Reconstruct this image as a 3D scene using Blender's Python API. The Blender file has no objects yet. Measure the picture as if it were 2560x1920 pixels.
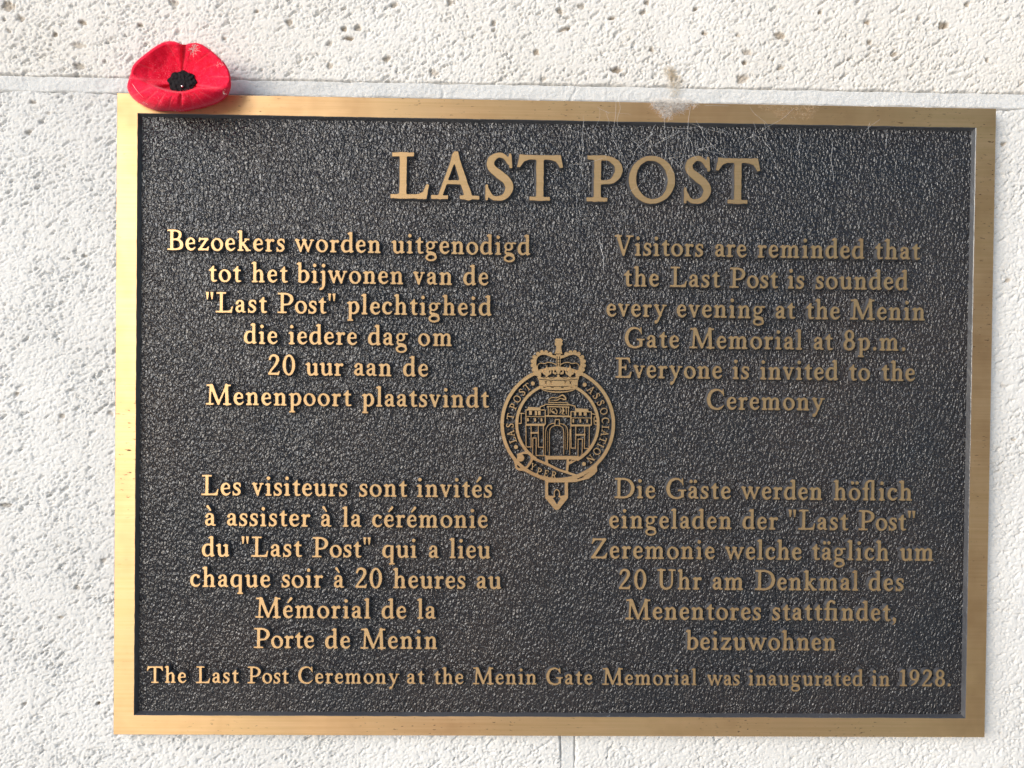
import bpy, math, random
import numpy as np
from mathutils import Vector, Matrix
from mathutils.geometry import tessellate_polygon

random.seed(7)
S = bpy.context.scene
COL = S.collection

# ------------------------------------------------------------------ camera
MM = 0.001
ZC = 1.5                      # height of the plaque centre above the pavement (m)
PT = 6.5                      # plaque face stands this far off the wall (mm)
HW, HH = 220.0, 159.56        # half size of the plaque (mm)
IW, IH = 209.6, 149.5         # half size of the sunk field
CAMX, CAMZ, CAMD = -29.92, 22.12, 390.75

cd = bpy.data.cameras.new('camera')
cam = bpy.data.objects.new('camera', cd)
COL.objects.link(cam)
S.camera = cam
cd.sensor_fit = 'HORIZONTAL'
cd.sensor_width = 36.0
cd.lens = 36.0 * 1950.0 / 2560.0
cd.clip_start = 0.01
cd.clip_end = 500
# rows: camera right, down, forward in plaque axes (x right, y down, z into the wall)
Rm = [[0.9997763, -0.0114748, -0.0177656], [0.0112736, 0.9998716, -0.0113864], [0.0178939, 0.0111836, 0.9997773]]
def pw(v):                    # plaque axes -> world axes
    return Vector((v[0], v[2], -v[1]))
right, down, fwd = (pw(r) for r in Rm)
m3 = Matrix((right, -down, -fwd)).transposed()
cam.matrix_world = Matrix.Translation(Vector((CAMX * MM, -(PT + CAMD) * MM, ZC + CAMZ * MM))) @ m3.to_4x4()

# ------------------------------------------------------------------ sky, sun, exposure
SUN_DIR = Vector((-0.80, -0.74, 0.30)).normalized()     # towards the sun: left, in front, above
elev = math.asin(SUN_DIR.z)
w = bpy.data.worlds.new('World')
S.world = w
w.use_nodes = True
nt = w.node_tree
nt.nodes.clear()
sky = nt.nodes.new('ShaderNodeTexSky')
sky.sky_type = 'NISHITA'
sky.sun_disc = False
sky.sun_elevation = elev
sky.sun_rotation = math.atan2(SUN_DIR.x, SUN_DIR.y)
sky.air_density = 1.0
sky.dust_density = 1.2
sky.ozone_density = 1.0
bg = nt.nodes.new('ShaderNodeBackground')
bg.inputs['Strength'].default_value = 0.09
wo = nt.nodes.new('ShaderNodeOutputWorld')
nt.links.new(sky.outputs[0], bg.inputs[0])
nt.links.new(bg.outputs[0], wo.inputs[0])

sd = bpy.data.lights.new('sun', 'SUN')
sd.energy = 2.4
sd.angle = math.radians(50)
sd.color = (1.0, 0.99, 0.985)
sun = bpy.data.objects.new('sun', sd)
COL.objects.link(sun)
sun.rotation_euler = SUN_DIR.to_track_quat('Z', 'Y').to_euler()
sun.location = SUN_DIR * 3 + Vector((0, 0, ZC))

S.view_settings.view_transform = 'Standard'
S.view_settings.look = 'None'
S.view_settings.exposure = 0.76
S.view_settings.gamma = 1.0

# ------------------------------------------------------------------ small helpers
def link(o, parent=None):
    COL.objects.link(o)
    if parent is not None:
        o.parent = parent
    return o

def empty(name, parent=None, loc=(0, 0, 0)):
    o = bpy.data.objects.new(name, None)
    o.empty_display_size = 0.01
    o.location = loc
    return link(o, parent)

def tag(o, label=None, cat=None, group=None, kind=None):
    if label: o['label'] = label
    if cat: o['category'] = cat
    if group: o['group'] = group
    if kind: o['kind'] = kind
    return o

def mesh(name, verts, faces, mats, fmat=None, smooth=None):
    me = bpy.data.meshes.new(name)
    me.from_pydata([tuple(v) for v in verts], [], [tuple(f) for f in faces])
    for m in mats:
        me.materials.append(m)
    if fmat is not None:
        me.polygons.foreach_set('material_index', np.asarray(fmat, dtype=np.int32))
    if smooth is not None:
        if isinstance(smooth, bool):
            smooth = [smooth] * len(me.polygons)
        me.polygons.foreach_set('use_smooth', np.asarray(smooth, dtype=bool))
    me.update()
    return me

def obj(name, me, parent=None, loc=(0, 0, 0)):
    o = bpy.data.objects.new(name, me)
    o.location = loc
    return link(o, parent)

# ---- value noise with smooth interpolation (numpy)
def hash2(ix, iy, seed):
    h = (ix.astype(np.int64) * 374761393 + iy.astype(np.int64) * 668265263 + seed * 2147483647) & 0xFFFFFFFF
    h = ((h ^ (h >> 13)) * 1274126177) & 0xFFFFFFFF
    h = (h ^ (h >> 16)) & 0xFFFFFFFF
    return h.astype(np.float64) / 4294967295.0

def perlin(x, y, seed=0):
    x = np.asarray(x, float); y = np.asarray(y, float)
    ix = np.floor(x); iy = np.floor(y)
    fx = x - ix; fy = y - iy
    u = fx * fx * fx * (fx * (fx * 6 - 15) + 10)
    v = fy * fy * fy * (fy * (fy * 6 - 15) + 10)
    def g(ox, oy):
        a = hash2(ix + ox, iy + oy, seed) * 2 * np.pi
        return np.cos(a) * (fx - ox) + np.sin(a) * (fy - oy)
    a = g(0, 0); b = g(1, 0); c = g(0, 1); d = g(1, 1)
    return ((a + (b - a) * u) * (1 - v) + (c + (d - c) * u) * v) * 1.5

def fbm(x, y, seed=0, octs=3, gain=0.5):
    r = 0; a = 1.0; f = 1.0
    for k in range(octs):
        r = r + a * perlin(x * f, y * f, seed + k * 17)
        a *= gain; f *= 2.03
    return r

def sstep(a, b, x):
    t = np.clip((x - a) / (b - a), 0, 1)
    return t * t * (3 - 2 * t)

# ------------------------------------------------------------------ materials
def new_mat(name):
    m = bpy.data.materials.new(name)
    m.use_nodes = True
    t = m.node_tree
    b = t.nodes['Principled BSDF']
    return m, t, b

def N(t, kind, **kw):
    n = t.nodes.new(kind)
    for k, v in kw.items():
        setattr(n, k, v)
    return n

def noise(t, vec, scale, detail=2.0, rough=0.5, dist=0.0):
    n = N(t, 'ShaderNodeTexNoise')
    n.inputs['Scale'].default_value = scale
    n.inputs['Detail'].default_value = detail
    n.inputs['Roughness'].default_value = rough
    n.inputs['Distortion'].default_value = dist
    if vec is not None: t.links.new(vec, n.inputs['Vector'])
    return n.outputs['Fac']

def coords(t, scale=(1, 1, 1), rot=(0, 0, 0)):
    tc = N(t, 'ShaderNodeTexCoord')
    mp = N(t, 'ShaderNodeMapping')
    mp.inputs['Scale'].default_value = scale
    mp.inputs['Rotation'].default_value = rot
    t.links.new(tc.outputs['Object'], mp.inputs['Vector'])
    return mp.outputs[0]

def ramp(t, fac, stops):
    r = N(t, 'ShaderNodeValToRGB')
    e = r.color_ramp.elements
    while len(e) < len(stops): e.new(0.5)
    for q, (p, c) in zip(e, stops):
        q.position = p
        q.color = (c, c, c, 1) if isinstance(c, (int, float)) else (*c, 1)
    t.links.new(fac, r.inputs[0])
    return r.outputs[0]

def mix(t, fac, a, b, blend='MIX'):
    n = N(t, 'ShaderNodeMix', data_type='RGBA', blend_type=blend)
    for k, v in ((0, fac), (6, a), (7, b)):
        if hasattr(v, 'links') or hasattr(v, 'is_linked'):
            t.links.new(v, n.inputs[k])
        else:
            n.inputs[k].default_value = v if k == 0 else (*v, 1)
    return n.outputs[2]

def bump(t, height, strength, dist, normal=None):
    n = N(t, 'ShaderNodeBump')
    n.inputs['Strength'].default_value = strength
    n.inputs['Distance'].default_value = dist
    t.links.new(height, n.inputs['Height'])
    if normal is not None: t.links.new(normal, n.inputs['Normal'])
    return n.outputs[0]

def math_n(t, op, a, b):
    n = N(t, 'ShaderNodeMath', operation=op)
    for k, v in enumerate((a, b)):
        if isinstance(v, (int, float)): n.inputs[k].default_value = v
        else: t.links.new(v, n.inputs[k])
    return n.outputs[0]

# limestone: pale, grainy, with ochre dirt in the worm holes
def stone_mat(name, base, base2):
    m, t, b = new_mat(name)
    v = coords(t)
    big = noise(t, v, 9.0, 3, 0.6)
    mid = noise(t, v, 130.0, 4, 0.65)
    fine = noise(t, v, 900.0, 3, 0.7)
    c = mix(t, ramp(t, big, [(0.35, 0.0), (0.7, 1.0)]), base, base2)
    c = mix(t, ramp(t, mid, [(0.60, 0.0), (0.78, 0.5)]), c, (0.52, 0.475, 0.41))
    at = N(t, 'ShaderNodeAttribute', attribute_name='dirt')
    c = mix(t, at.outputs['Fac'], c, (0.26, 0.20, 0.135))
    t.links.new(c, b.inputs['Base Color'])
    b.inputs['Roughness'].default_value = 0.95
    b.inputs['Specular IOR Level'].default_value = 0.2
    n1 = bump(t, noise(t, v, 520.0, 3, 0.7), 0.28, 0.0008)
    n2 = bump(t, fine, 0.45, 0.0005, n1)
    t.links.new(n2, b.inputs['Normal'])
    return m
M_STONE = stone_mat('limestone', (0.64, 0.625, 0.60), (0.71, 0.70, 0.685))
M_STONE2 = stone_mat('limestone_cool', (0.60, 0.60, 0.595), (0.68, 0.68, 0.675))

def mortar_mat():
    m, t, b = new_mat('mortar')
    v = coords(t)
    c = mix(t, noise(t, v, 60, 4, 0.6), (0.57, 0.58, 0.585), (0.66, 0.665, 0.665))
    t.links.new(c, b.inputs['Base Color'])
    b.inputs['Roughness'].default_value = 0.95
    b.inputs['Specular IOR Level'].default_value = 0.2
    t.links.new(bump(t, noise(t, v, 380, 5, 0.75), 0.6, 0.0013), b.inputs['Normal'])
    return m
M_MORTAR = mortar_mat()

# polished bronze with horizontal brushing, tiny pits and a warm patina that wanders
def bronze_mat(name, brush=1.0, pits=True):
    m, t, b = new_mat(name)
    v = coords(t)
    vb = coords(t, (12, 1, 900))
    wander = noise(t, v, 7.0, 2, 0.5)
    c = mix(t, ramp(t, wander, [(0.38, 0.0), (0.66, 1.0)]), (0.66, 0.445, 0.205), (0.65, 0.385, 0.185))
    br = noise(t, vb, 1.0, 4, 0.7)
    c = mix(t, ramp(t, br, [(0.3, 0.0), (0.75, 1.0)]), c, (0.78, 0.53, 0.30))
    smudge = noise(t, v, 16.0, 4, 0.65)
    c = mix(t, ramp(t, smudge, [(0.48, 0.0), (0.72, 0.55)]), c, (0.40, 0.235, 0.11))
    rough = math_n(t, 'ADD', ramp(t, br, [(0.25, 0.43), (0.8, 0.53)]), ramp(t, smudge, [(0.35, 0.0), (0.75, 0.14)]))
    if pits:
        vp = coords(t, (260, 260, 900))
        pit = noise(t, vp, 1.0, 2, 0.6)
        patch = noise(t, v, 22.0, 2, 0.5)
        pp = math_n(t, 'MULTIPLY', ramp(t, pit, [(0.63, 0.0), (0.70, 1.0)]), ramp(t, patch, [(0.46, 0.05), (0.60, 0.9)]))
        c = mix(t, pp, c, (0.10, 0.065, 0.04))
        rough = math_n(t, 'ADD', rough, math_n(t, 'MULTIPLY', pp, 0.4))
    t.links.new(c, b.inputs['Base Color'])
    b.inputs['Metallic'].default_value = 1.0
    b.inputs['Anisotropic'].default_value = 0.58
    tg = N(t, 'ShaderNodeCombineXYZ'); tg.inputs[2].default_value = 1.0       # brushed along x: highlights spread upright
    t.links.new(tg.outputs[0], b.inputs['Tangent'])
    t.links.new(rough, b.inputs['Roughness'])
    n1 = bump(t, br, 0.10 * brush, 0.0002)
    t.links.new(n1, b.inputs['Normal'])
    return m
M_BRONZE = bronze_mat('polished_bronze')
M_LETTER = bronze_mat('polished_bronze_letter', 0.8, False)

# dark leather-grained lacquer of the sunk field
def lacquer_mat(name, grain, ca=(0.009, 0.009, 0.012), cb=(0.022, 0.016, 0.015), ro=0.225, spec=0.68):
    m, t, b = new_mat(name)
    v = coords(t)
    big = noise(t, v, 12.0, 3, 0.6)
    c = mix(t, ramp(t, big, [(0.35, 0.0), (0.7, 1.0)]), ca, cb)
    # pale dust caught in specks
    sp = noise(t, v, 900.0, 1, 0.5)
    pat = noise(t, v, 30.0, 3, 0.6)
    dust = math_n(t, 'MULTIPLY', ramp(t, sp, [(0.70, 0.0), (0.76, 1.0)]), ramp(t, pat, [(0.50, 0.0), (0.68, 0.7)]))
    c = mix(t, dust, c, (0.42, 0.47, 0.50))
    t.links.new(c, b.inputs['Base Color'])
    b.inputs['Roughness'].default_value = ro
    b.inputs['Specular IOR Level'].default_value = spec
    b.inputs['Specular Tint'].default_value = (0.93, 0.965, 1.0, 1)  # faint blue tint paints the sky's colour into the lacquer highlights
    if grain:
        # slanted, elongated pebbles: noise of two sizes
        vr = coords(t, (1.0, 1.0, 0.62), (0, math.radians(-32), 0))
        g1 = noise(t, vr, 830.0, 1.3, 0.55, 0.5)
        g2 = noise(t, v, 1150.0, 1.0, 0.5, 0.2)
        n1 = bump(t, ramp(t, g1, [(0.28, 0.0), (0.72, 1.0)]), 1.0, 0.00074)
        n2 = bump(t, g2, 0.6, 0.0003, n1)
        t.links.new(n2, b.inputs['Normal'])
    else:
        t.links.new(bump(t, noise(t, v, 500.0, 2, 0.6), 0.6, 0.0003), b.inputs['Normal'])
    return m
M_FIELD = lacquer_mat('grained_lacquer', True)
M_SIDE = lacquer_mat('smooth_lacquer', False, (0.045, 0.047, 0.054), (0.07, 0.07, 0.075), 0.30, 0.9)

def felt_mat():
    m, t, b = new_mat('red_felt')
    v = coords(t)
    n = noise(t, v, 420.0, 4, 0.75)
    c = mix(t, ramp(t, n, [(0.35, 0.0), (0.72, 1.0)]), (0.78, 0.003, 0.034), (0.90, 0.020, 0.070))
    at = N(t, 'ShaderNodeAttribute', attribute_name='crease')
    c = mix(t, at.outputs['Fac'], c, (0.86, 0.16, 0.20))
    fz = math_n(t, 'MULTIPLY', ramp(t, noise(t, v, 1500.0, 2, 0.6), [(0.54, 0.0), (0.70, 0.55)]), ramp(t, noise(t, v, 90.0, 3, 0.6), [(0.45, 0.15), (0.65, 1.0)]))
    c = mix(t, fz, c, (0.92, 0.22, 0.28))
    t.links.new(c, b.inputs['Base Color'])
    b.inputs['Roughness'].default_value = 0.9
    b.inputs['Specular IOR Level'].default_value = 0.15
    b.inputs['Sheen Weight'].default_value = 0.5
    b.inputs['Sheen Roughness'].default_value = 0.4
    b.inputs['Sheen Tint'].default_value = (1.0, 0.35, 0.42, 1)
    t.links.new(bump(t, noise(t, v, 1300.0, 3, 0.7), 0.6, 0.0004), b.inputs['Normal'])
    return m
M_FELT = felt_mat()

def simple(name, color, rough=0.8, metal=0.0, bscale=None, bdist=0.0003, sheen=0.0):
    m, t, b = new_mat(name)
    v = coords(t)
    n = noise(t, v, 300.0, 2, 0.5)
    t.links.new(mix(t, n, tuple(q * 0.8 for q in color), tuple(min(1, q * 1.15) for q in color)), b.inputs['Base Color'])
    b.inputs['Roughness'].default_value = rough
    b.inputs['Metallic'].default_value = metal
    b.inputs['Sheen Weight'].default_value = sheen
    if bscale:
        t.links.new(bump(t, noise(t, v, bscale, 3, 0.7), 0.7, bdist), b.inputs['Normal'])
    return m
M_BLACK = simple('black_felt', (0.005, 0.0045, 0.007), 0.75, 0, 700, 0.0006)
M_BLACK.node_tree.nodes['Principled BSDF'].inputs['Specular IOR Level'].default_value = 0.2
M_STEEL = simple('pin_steel', (0.75, 0.75, 0.75), 0.15, 1.0)
M_LINT = simple('lint', (0.74, 0.70, 0.66), 0.95)
M_WEB = simple('cobweb', (0.82, 0.82, 0.82), 0.7)
M_OCHRE = simple('ochre_lint', (0.66, 0.55, 0.40), 0.95)

# ------------------------------------------------------------------ outlines from distance fields
# primitives are tuples; coordinates in glyph units (capital height = 100)
def seg_sd(X, Y, ax, ay, bx, by, ra, rb):
    dx, dy = bx - ax, by - ay
    L2 = dx * dx + dy * dy + 1e-9
    h = np.clip(((X - ax) * dx + (Y - ay) * dy) / L2, 0, 1)
    return np.hypot(X - ax - dx * h, Y - ay - dy * h) - (ra + (rb - ra) * h)

def catmull(pts, n=7):
    P = [pts[0]] + list(pts) + [pts[-1]]
    out = []
    for i in range(1, len(P) - 2):
        p0, p1, p2, p3 = (np.array(P[i + k], float) for k in (-1, 0, 1, 2))
        for k in range(n):
            t = k / n
            out.append(0.5 * (2 * p1 + (p2 - p0) * t + (2 * p0 - 5 * p1 + 4 * p2 - p3) * t * t + (3 * p1 - p0 - 3 * p2 + p3) * t ** 3))
    out.append(np.array(P[-2], float))
    return out

def poly_sd(X, Y, P):
    d = np.full(X.shape, 1e9); s = np.ones(X.shape)
    n = len(P)
    for i in range(n):
        ax, ay = P[i]; bx, by = P[(i + 1) % n]
        ex, ey = bx - ax, by - ay
        wx, wy = X - ax, Y - ay
        h = np.clip((wx * ex + wy * ey) / (ex * ex + ey * ey + 1e-9), 0, 1)
        d = np.minimum(d, (wx - ex * h) ** 2 + (wy - ey * h) ** 2)
        c1 = Y >= ay; c2 = Y < by; c3 = ex * wy > ey * wx
        flip = (c1 & c2 & c3) | (~c1 & ~c2 & ~c3)
        s = np.where(flip, -s, s)
    return s * np.sqrt(d)

def ell_sd(X, Y, cx, cy, rx, ry, rot=0):
    c, s = math.cos(math.radians(rot)), math.sin(math.radians(rot))
    x = (X - cx) * c + (Y - cy) * s
    y = -(X - cx) * s + (Y - cy) * c
    k1 = np.sqrt((x / rx) ** 2 + (y / ry) ** 2) + 1e-6
    k2 = np.sqrt((x / rx ** 2) ** 2 + (y / ry ** 2) ** 2) + 1e-9
    return k1 * (k1 - 1) / k2

def prim_sd(X, Y, p):
    k = p[0]
    if k == 'R':
        x0, y0, x1, y1 = p[1]
        return poly_sd(X, Y, [(x0, y0), (x1, y0), (x1, y1), (x0, y1)])
    if k == 'P': return poly_sd(X, Y, p[1])
    if k == 'D': return np.hypot(X - p[1][0], Y - p[1][1]) - p[1][2]
    if k == 'E': return ell_sd(X, Y, *p[1])
    if k == 'O':
        cx, cy, rx, ry, ix, iy = p[1][:6]
        rot = p[1][6] if len(p[1]) > 6 else 0
        return np.maximum(ell_sd(X, Y, cx, cy, rx, ry), -ell_sd(X, Y, cx, cy, ix, iy, rot))
    pts = catmull(p[1]) if k == 'K' else p[1]
    d = np.full(X.shape, 1e9)
    for a, b in zip(pts[:-1], pts[1:]):
        d = np.minimum(d, seg_sd(X, Y, a[0], a[1], b[0], b[1], a[2] / 2, b[2] / 2))
    return d

def prim_box(p):
    k = p[0]
    if k == 'R': x0, y0, x1, y1 = p[1]; return x0, y0, x1, y1
    if k == 'D': x, y, r = p[1]; return x - r, y - r, x + r, y + r
    if k in 'EO':
        x, y, a, b = p[1][:4]; r = max(a, b); return x - r, y - r, x + r, y + r
    pts = p[1]; r = 0 if k == 'P' else max(q[2] for q in pts)
    return min(q[0] for q in pts) - r, min(q[1] for q in pts) - r, max(q[0] for q in pts) + r, max(q[1] for q in pts) + r

def field(prims, step, k=3.0, wob=0.35, wsc=0.11, seed=1, fat=0.0):
    bx = [prim_box(p) for p in prims if p[0] != '-']
    x0 = min(b[0] for b in bx) - 4 * step; y0 = min(b[1] for b in bx) - 4 * step
    x1 = max(b[2] for b in bx) + 4 * step; y1 = max(b[3] for b in bx) + 4 * step
    xs = np.arange(x0, x1 + step, step); ys = np.arange(y0, y1 + step, step)
    F = np.full((len(ys), len(xs)), 60.0 * step)
    for p in prims:
        cut = p[0] == '-'
        q = p[1] if cut else p
        a, b, c, d = prim_box(q)
        mgn = 3 * step + 2 * k
        i0, i1 = np.searchsorted(xs, [a - mgn, c + mgn]); j0, j1 = np.searchsorted(ys, [b - mgn, d + mgn])
        if i0 >= i1 or j0 >= j1: continue
        X, Y = np.meshgrid(xs[i0:i1], ys[j0:j1])
        s = prim_sd(X, Y, q)
        f = F[j0:j1, i0:i1]
        if cut:
            F[j0:j1, i0:i1] = np.maximum(f, -s)
        else:
            h = np.clip(0.5 + 0.5 * (f - s) / k, 0, 1) if k > 0 else (s < f) * 1.0
            F[j0:j1, i0:i1] = f + (s - f) * h - k * h * (1 - h)
    X, Y = np.meshgrid(xs, ys)
    F = F + wob * perlin(X * wsc, Y * wsc, seed) * 2 - fat
    F[np.abs(F) < 1e-4] = 1e-4
    F[0, :] = F[-1, :] = 9; F[:, 0] = F[:, -1] = 9
    return xs, ys, F

def contours(xs, ys, F, tol):
    ins = F < 0
    code = ins[:-1, :-1] * 1 + ins[:-1, 1:] * 2 + ins[1:, 1:] * 4 + ins[1:, :-1] * 8
    js, is_ = np.nonzero((code > 0) & (code < 15))
    nxt = {}
    # edges: 'h' (i,j)-(i+1,j) ; 'v' (i,j)-(i,j+1); solid kept on the left of travel
    T = {1: [(3, 0)], 2: [(0, 1)], 3: [(3, 1)], 4: [(1, 2)], 5: [(3, 0), (1, 2)], 6: [(0, 2)], 7: [(3, 2)],
         8: [(2, 3)], 9: [(2, 0)], 10: [(0, 1), (2, 3)], 11: [(2, 1)], 12: [(1, 3)], 13: [(1, 0)], 14: [(0, 3)]}
    for j, i in zip(js.tolist(), is_.tolist()):
        E = ((0, i, j), (1, i + 1, j), (0, i, j + 1), (1, i, j))
        for a, b in T[int(code[j, i])]:
            nxt[E[b]] = E[a]
    def pt(e):
        t, i, j = e
        if t == 0:
            a, b = F[j, i], F[j, i + 1]; return (xs[i] + (xs[i + 1] - xs[i]) * a / (a - b), ys[j])
        a, b = F[j, i], F[j + 1, i]; return (xs[i], ys[j] + (ys[j + 1] - ys[j]) * a / (a - b))
    loops = []
    while nxt:
        s0, e = next(iter(nxt.items()))
        loop = [s0]; del nxt[s0]
        while e != s0 and e in nxt:
            loop.append(e); e = nxt.pop(e)
        P = np.array([pt(q) for q in loop])
        if len(P) < 6: continue
        for _ in range(6):                      # drop near-collinear points
            n = len(P)
            keep = np.ones(n, bool)
            a = np.roll(P, 1, 0); b = np.roll(P, -1, 0)
            d = b - a; L = np.hypot(d[:, 0], d[:, 1]) + 1e-9
            off = np.abs((P[:, 0] - a[:, 0]) * d[:, 1] - (P[:, 1] - a[:, 1]) * d[:, 0]) / L
            drop = (off < tol) & (np.arange(n) % 2 == (_ % 2))
            keep[drop] = False
            if keep.sum() < 6: break
            P = P[keep]
        area = 0.5 * np.sum(P[:, 0] * np.roll(P[:, 1], -1) - P[:, 1] * np.roll(P[:, 0], -1))
        if abs(area) < 4 * (xs[1] - xs[0]) ** 2: continue
        loops.append(P)
    return loops

def solid_of(loops, unit, depth, draft, top=0.0, edge=0.18):
    """raised piece: top face at y=top (mm), walls leaning out to y=top+depth; returns verts (mm), faces, material index"""
    V, Fc, Mi, Sm = [], [], [], []
    rings = []
    for P in loops:
        Q = np.asarray(P) * unit
        a = np.roll(Q, 1, 0); b = np.roll(Q, -1, 0)
        d = b - a; L = np.hypot(d[:, 0], d[:, 1]) + 1e-9
        nrm = np.stack([d[:, 1] / L, -d[:, 0] / L], 1)      # to the right of travel = outwards
        rings.append((Q, nrm))
    base = []
    for Q, nrm in rings:
        s = len(V); n = len(Q)
        for lvl, (o, y) in enumerate(((-edge * 0.7, top), (0.0, top + edge * 0.8), (draft, top + depth))):
            for (x, z), (nx, nz) in zip(Q, nrm):
                V.append((x + nx * o, y, z + nz * o))
        base.append((s, n))
        for lvl in (0, 1):
            for i in range(n):
                i2 = (i + 1) % n
                Fc.append((s + lvl * n + i, s + lvl * n + i2, s + (lvl + 1) * n + i2, s + (lvl + 1) * n + i))
                Mi.append(0 if lvl == 0 else 1)
                Sm.append(True)
    def area(Q): return 0.5 * np.sum(Q[:, 0] * np.roll(Q[:, 1], -1) - Q[:, 1] * np.roll(Q[:, 0], -1))
    def inside(p, Q):
        a = Q; b = np.roll(Q, -1, 0)
        c = (a[:, 1] > p[1]) != (b[:, 1] > p[1])
        xi = a[:, 0] + (p[1] - a[:, 1]) * (b[:, 0] - a[:, 0]) / np.where(b[:, 1] == a[:, 1], 1e-9, b[:, 1] - a[:, 1])
        return bool(np.sum(c & (p[0] < xi)) % 2)
    ar = [area(Q) for Q, _ in rings]
    groups = {i: [i] for i in range(len(rings)) if ar[i] > 0}
    for i in range(len(rings)):
        if ar[i] > 0: continue
        host = [j for j in groups if ar[j] > -ar[i] and inside(rings[i][0][0], rings[j][0])]
        if host: groups[min(host, key=lambda j: ar[j])].append(i)
    for g in groups.values():
        polys = [[Vector((V[base[r][0] + i][0], V[base[r][0] + i][2], 0)) for i in range(base[r][1])] for r in g]
        idx = [base[r][0] + i for r in g for i in range(base[r][1])]
        want = abs(ar[g[0]]) - sum(abs(ar[r]) for r in g[1:])
        best = None
        for tries in range(8):
            tris = tessellate_polygon(polys)
            fl = [p for q in polys for p in q]
            got = sum(abs((fl[b].x - fl[a].x) * (fl[c].y - fl[a].y) - (fl[b].y - fl[a].y) * (fl[c].x - fl[a].x)) / 2 for a, b, c in tris)
            if best is None or abs(got - want) < best[0]: best = (abs(got - want), tris)
            if abs(got - want) < 0.02 * want: break
            rnd = random.Random(tries)
            polys = [[p + Vector((rnd.uniform(-1, 1), rnd.uniform(-1, 1), 0)) * 0.003 for p in q] for q in polys]
        if best[0] > 0.05 * want: print('tessellation off', best[0] / want)
        for tri in best[1]:
            a, b, c = (idx[q] for q in tri)
            A, B, C = V[a], V[b], V[c]
            cr = (B[0] - A[0]) * (C[2] - A[2]) - (B[2] - A[2]) * (C[0] - A[0])
            Fc.append((a, b, c) if cr > 0 else (a, c, b)); Mi.append(0); Sm.append(False)
    return V, Fc, Mi, Sm

# ------------------------------------------------------------------ the serif alphabet of the plaque
X = 61.0
def R(a, b, c, d): return ('R', (a, b, c, d))
def P(*q): return ('P', list(q))
def K(*q): return ('K', list(q))
def L(*q): return ('L', list(q))
def D(*q): return ('D', q)
def O(*q): return ('O', q)
def foot(x, l=7, r=7, w=14, y=0): return R(x - l, y, x + w + r, y + 6.5)
def flag(x, t): return P((x - 9, t - 9), (x - 9, t - 5), (x + 3, t + 2), (x + 8, t), (x + 8, t - 8), (x, t - 12))
def stem(x, y0, y1, w=14): return R(x, y0, x + w, y1)
ARCH = lambda x: K((x, 45, 5), (x + 9, 55, 8), (x + 20, 58, 10), (x + 28, 50, 13), (x + 29, 38, 13.5))
G = {}
G['a'] = (51, [K((8, 47, 11), (14, 57, 8), (25, 59, 8), (34, 53, 12), (36, 42, 13.5), (36, 14, 13.5), (39, 5, 9), (49, 4, 6)), D(9, 47, 6.5),
               K((34, 37, 6), (20, 33, 8), (9, 25, 11), (8, 13, 12.5), (17, 5, 10), (27, 8, 8), (35, 16, 6))])
G['b'] = (61, [stem(7, 4, 100), flag(7, 100), K((18, 50, 6), (30, 59, 8), (44, 56, 12), (53, 38, 15), (51, 20, 14.5), (40, 6, 9), (26, 3, 8), (12, 6, 9))])
G['c'] = (50, [K((42, 52, 7), (37, 57, 8), (27, 59, 8), (13, 50, 13), (8, 33, 14.5), (11, 16, 14), (24, 5, 11), (38, 6, 8), (48, 15, 4)), D(41, 50, 7)])
G['d'] = (64, [K((46, 54, 7), (32, 60, 8), (16, 54, 12), (8, 34, 15), (11, 14, 14), (22, 4, 10), (34, 5, 7), (46, 14, 6)), stem(42, 6, 100), flag(42, 100),
               P((44, 0), (50, -2), (63, 3), (63, 8), (56, 9), (56, 20), (46, 16))])
G['e'] = (50, [L((9, 32, 6), (42, 35, 6)), K((43, 36, 8), (41, 49, 10), (29, 59, 8), (14, 52, 12.5), (8, 34, 14.5), (12, 15, 14), (25, 4, 11), (38, 6, 8), (48, 15, 4))])
G['f'] = (40, [stem(11, 0, 82), foot(11), K((18, 76, 14), (21, 90, 11), (30, 97, 9), (39, 96, 8)), D(40, 92, 6.5), R(0, 54, 36, 61)])
G['g'] = (60, [O(25, 41, 22, 20.5, 11, 14), K((40, 54, 7), (48, 58, 7), (57, 57, 8)), K((13, 26, 6), (9, 15, 8), (15, 7, 11), (36, 3, 12), (48, -2, 10)),
               O(29, -18, 28, 19, 18, 11)])
G['h'] = (67, [stem(9, 0, 100), flag(9, 100), foot(9), ARCH(20), stem(43, 0, 44), foot(43)])
G['i'] = (34, [stem(10, 0, X - 2), flag(10, X), foot(10), D(16, 87, 8.5)])
G['j'] = (28, [K((17, 54, 14), (17, 0, 14), (14, -20, 11), (6, -30, 7), (0, -31, 6)), D(2, -29, 5), flag(10, X), D(16, 87, 8.5)])
G['k'] = (67, [stem(9, 0, 100), flag(9, 100), foot(9), L((22, 30, 7), (46, 56, 7)), R(35, 54, 59, 60.5), L((27, 36, 12), (50, 5, 14)), R(42, 0, 66, 6.5)])
G['l'] = (33, [stem(9, 0, 100), flag(9, 100), foot(9)])
G['m'] = (99, [stem(9, 0, X - 2), flag(9, X), foot(9, 7, 6), ARCH(19), stem(41, 0, 44), foot(41, 6, 6), ARCH(52), stem(74, 0, 44), foot(74)])
G['n'] = (65, [stem(9, 0, X - 2), flag(9, X), foot(9), ARCH(20), stem(42, 0, 44), foot(42)])
G['o'] = (59, [O(29.5, 30, 29.5, 32, 15.5, 24.5, 12)])
G['p'] = (61, [stem(9, -33, X - 2), flag(9, X), foot(9, 7, 7, 14, -34), K((20, 50, 6), (32, 59, 8), (45, 55, 12), (53, 36, 15), (50, 16, 14), (38, 4, 9), (26, 4, 7), (18, 10, 6))])
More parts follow.
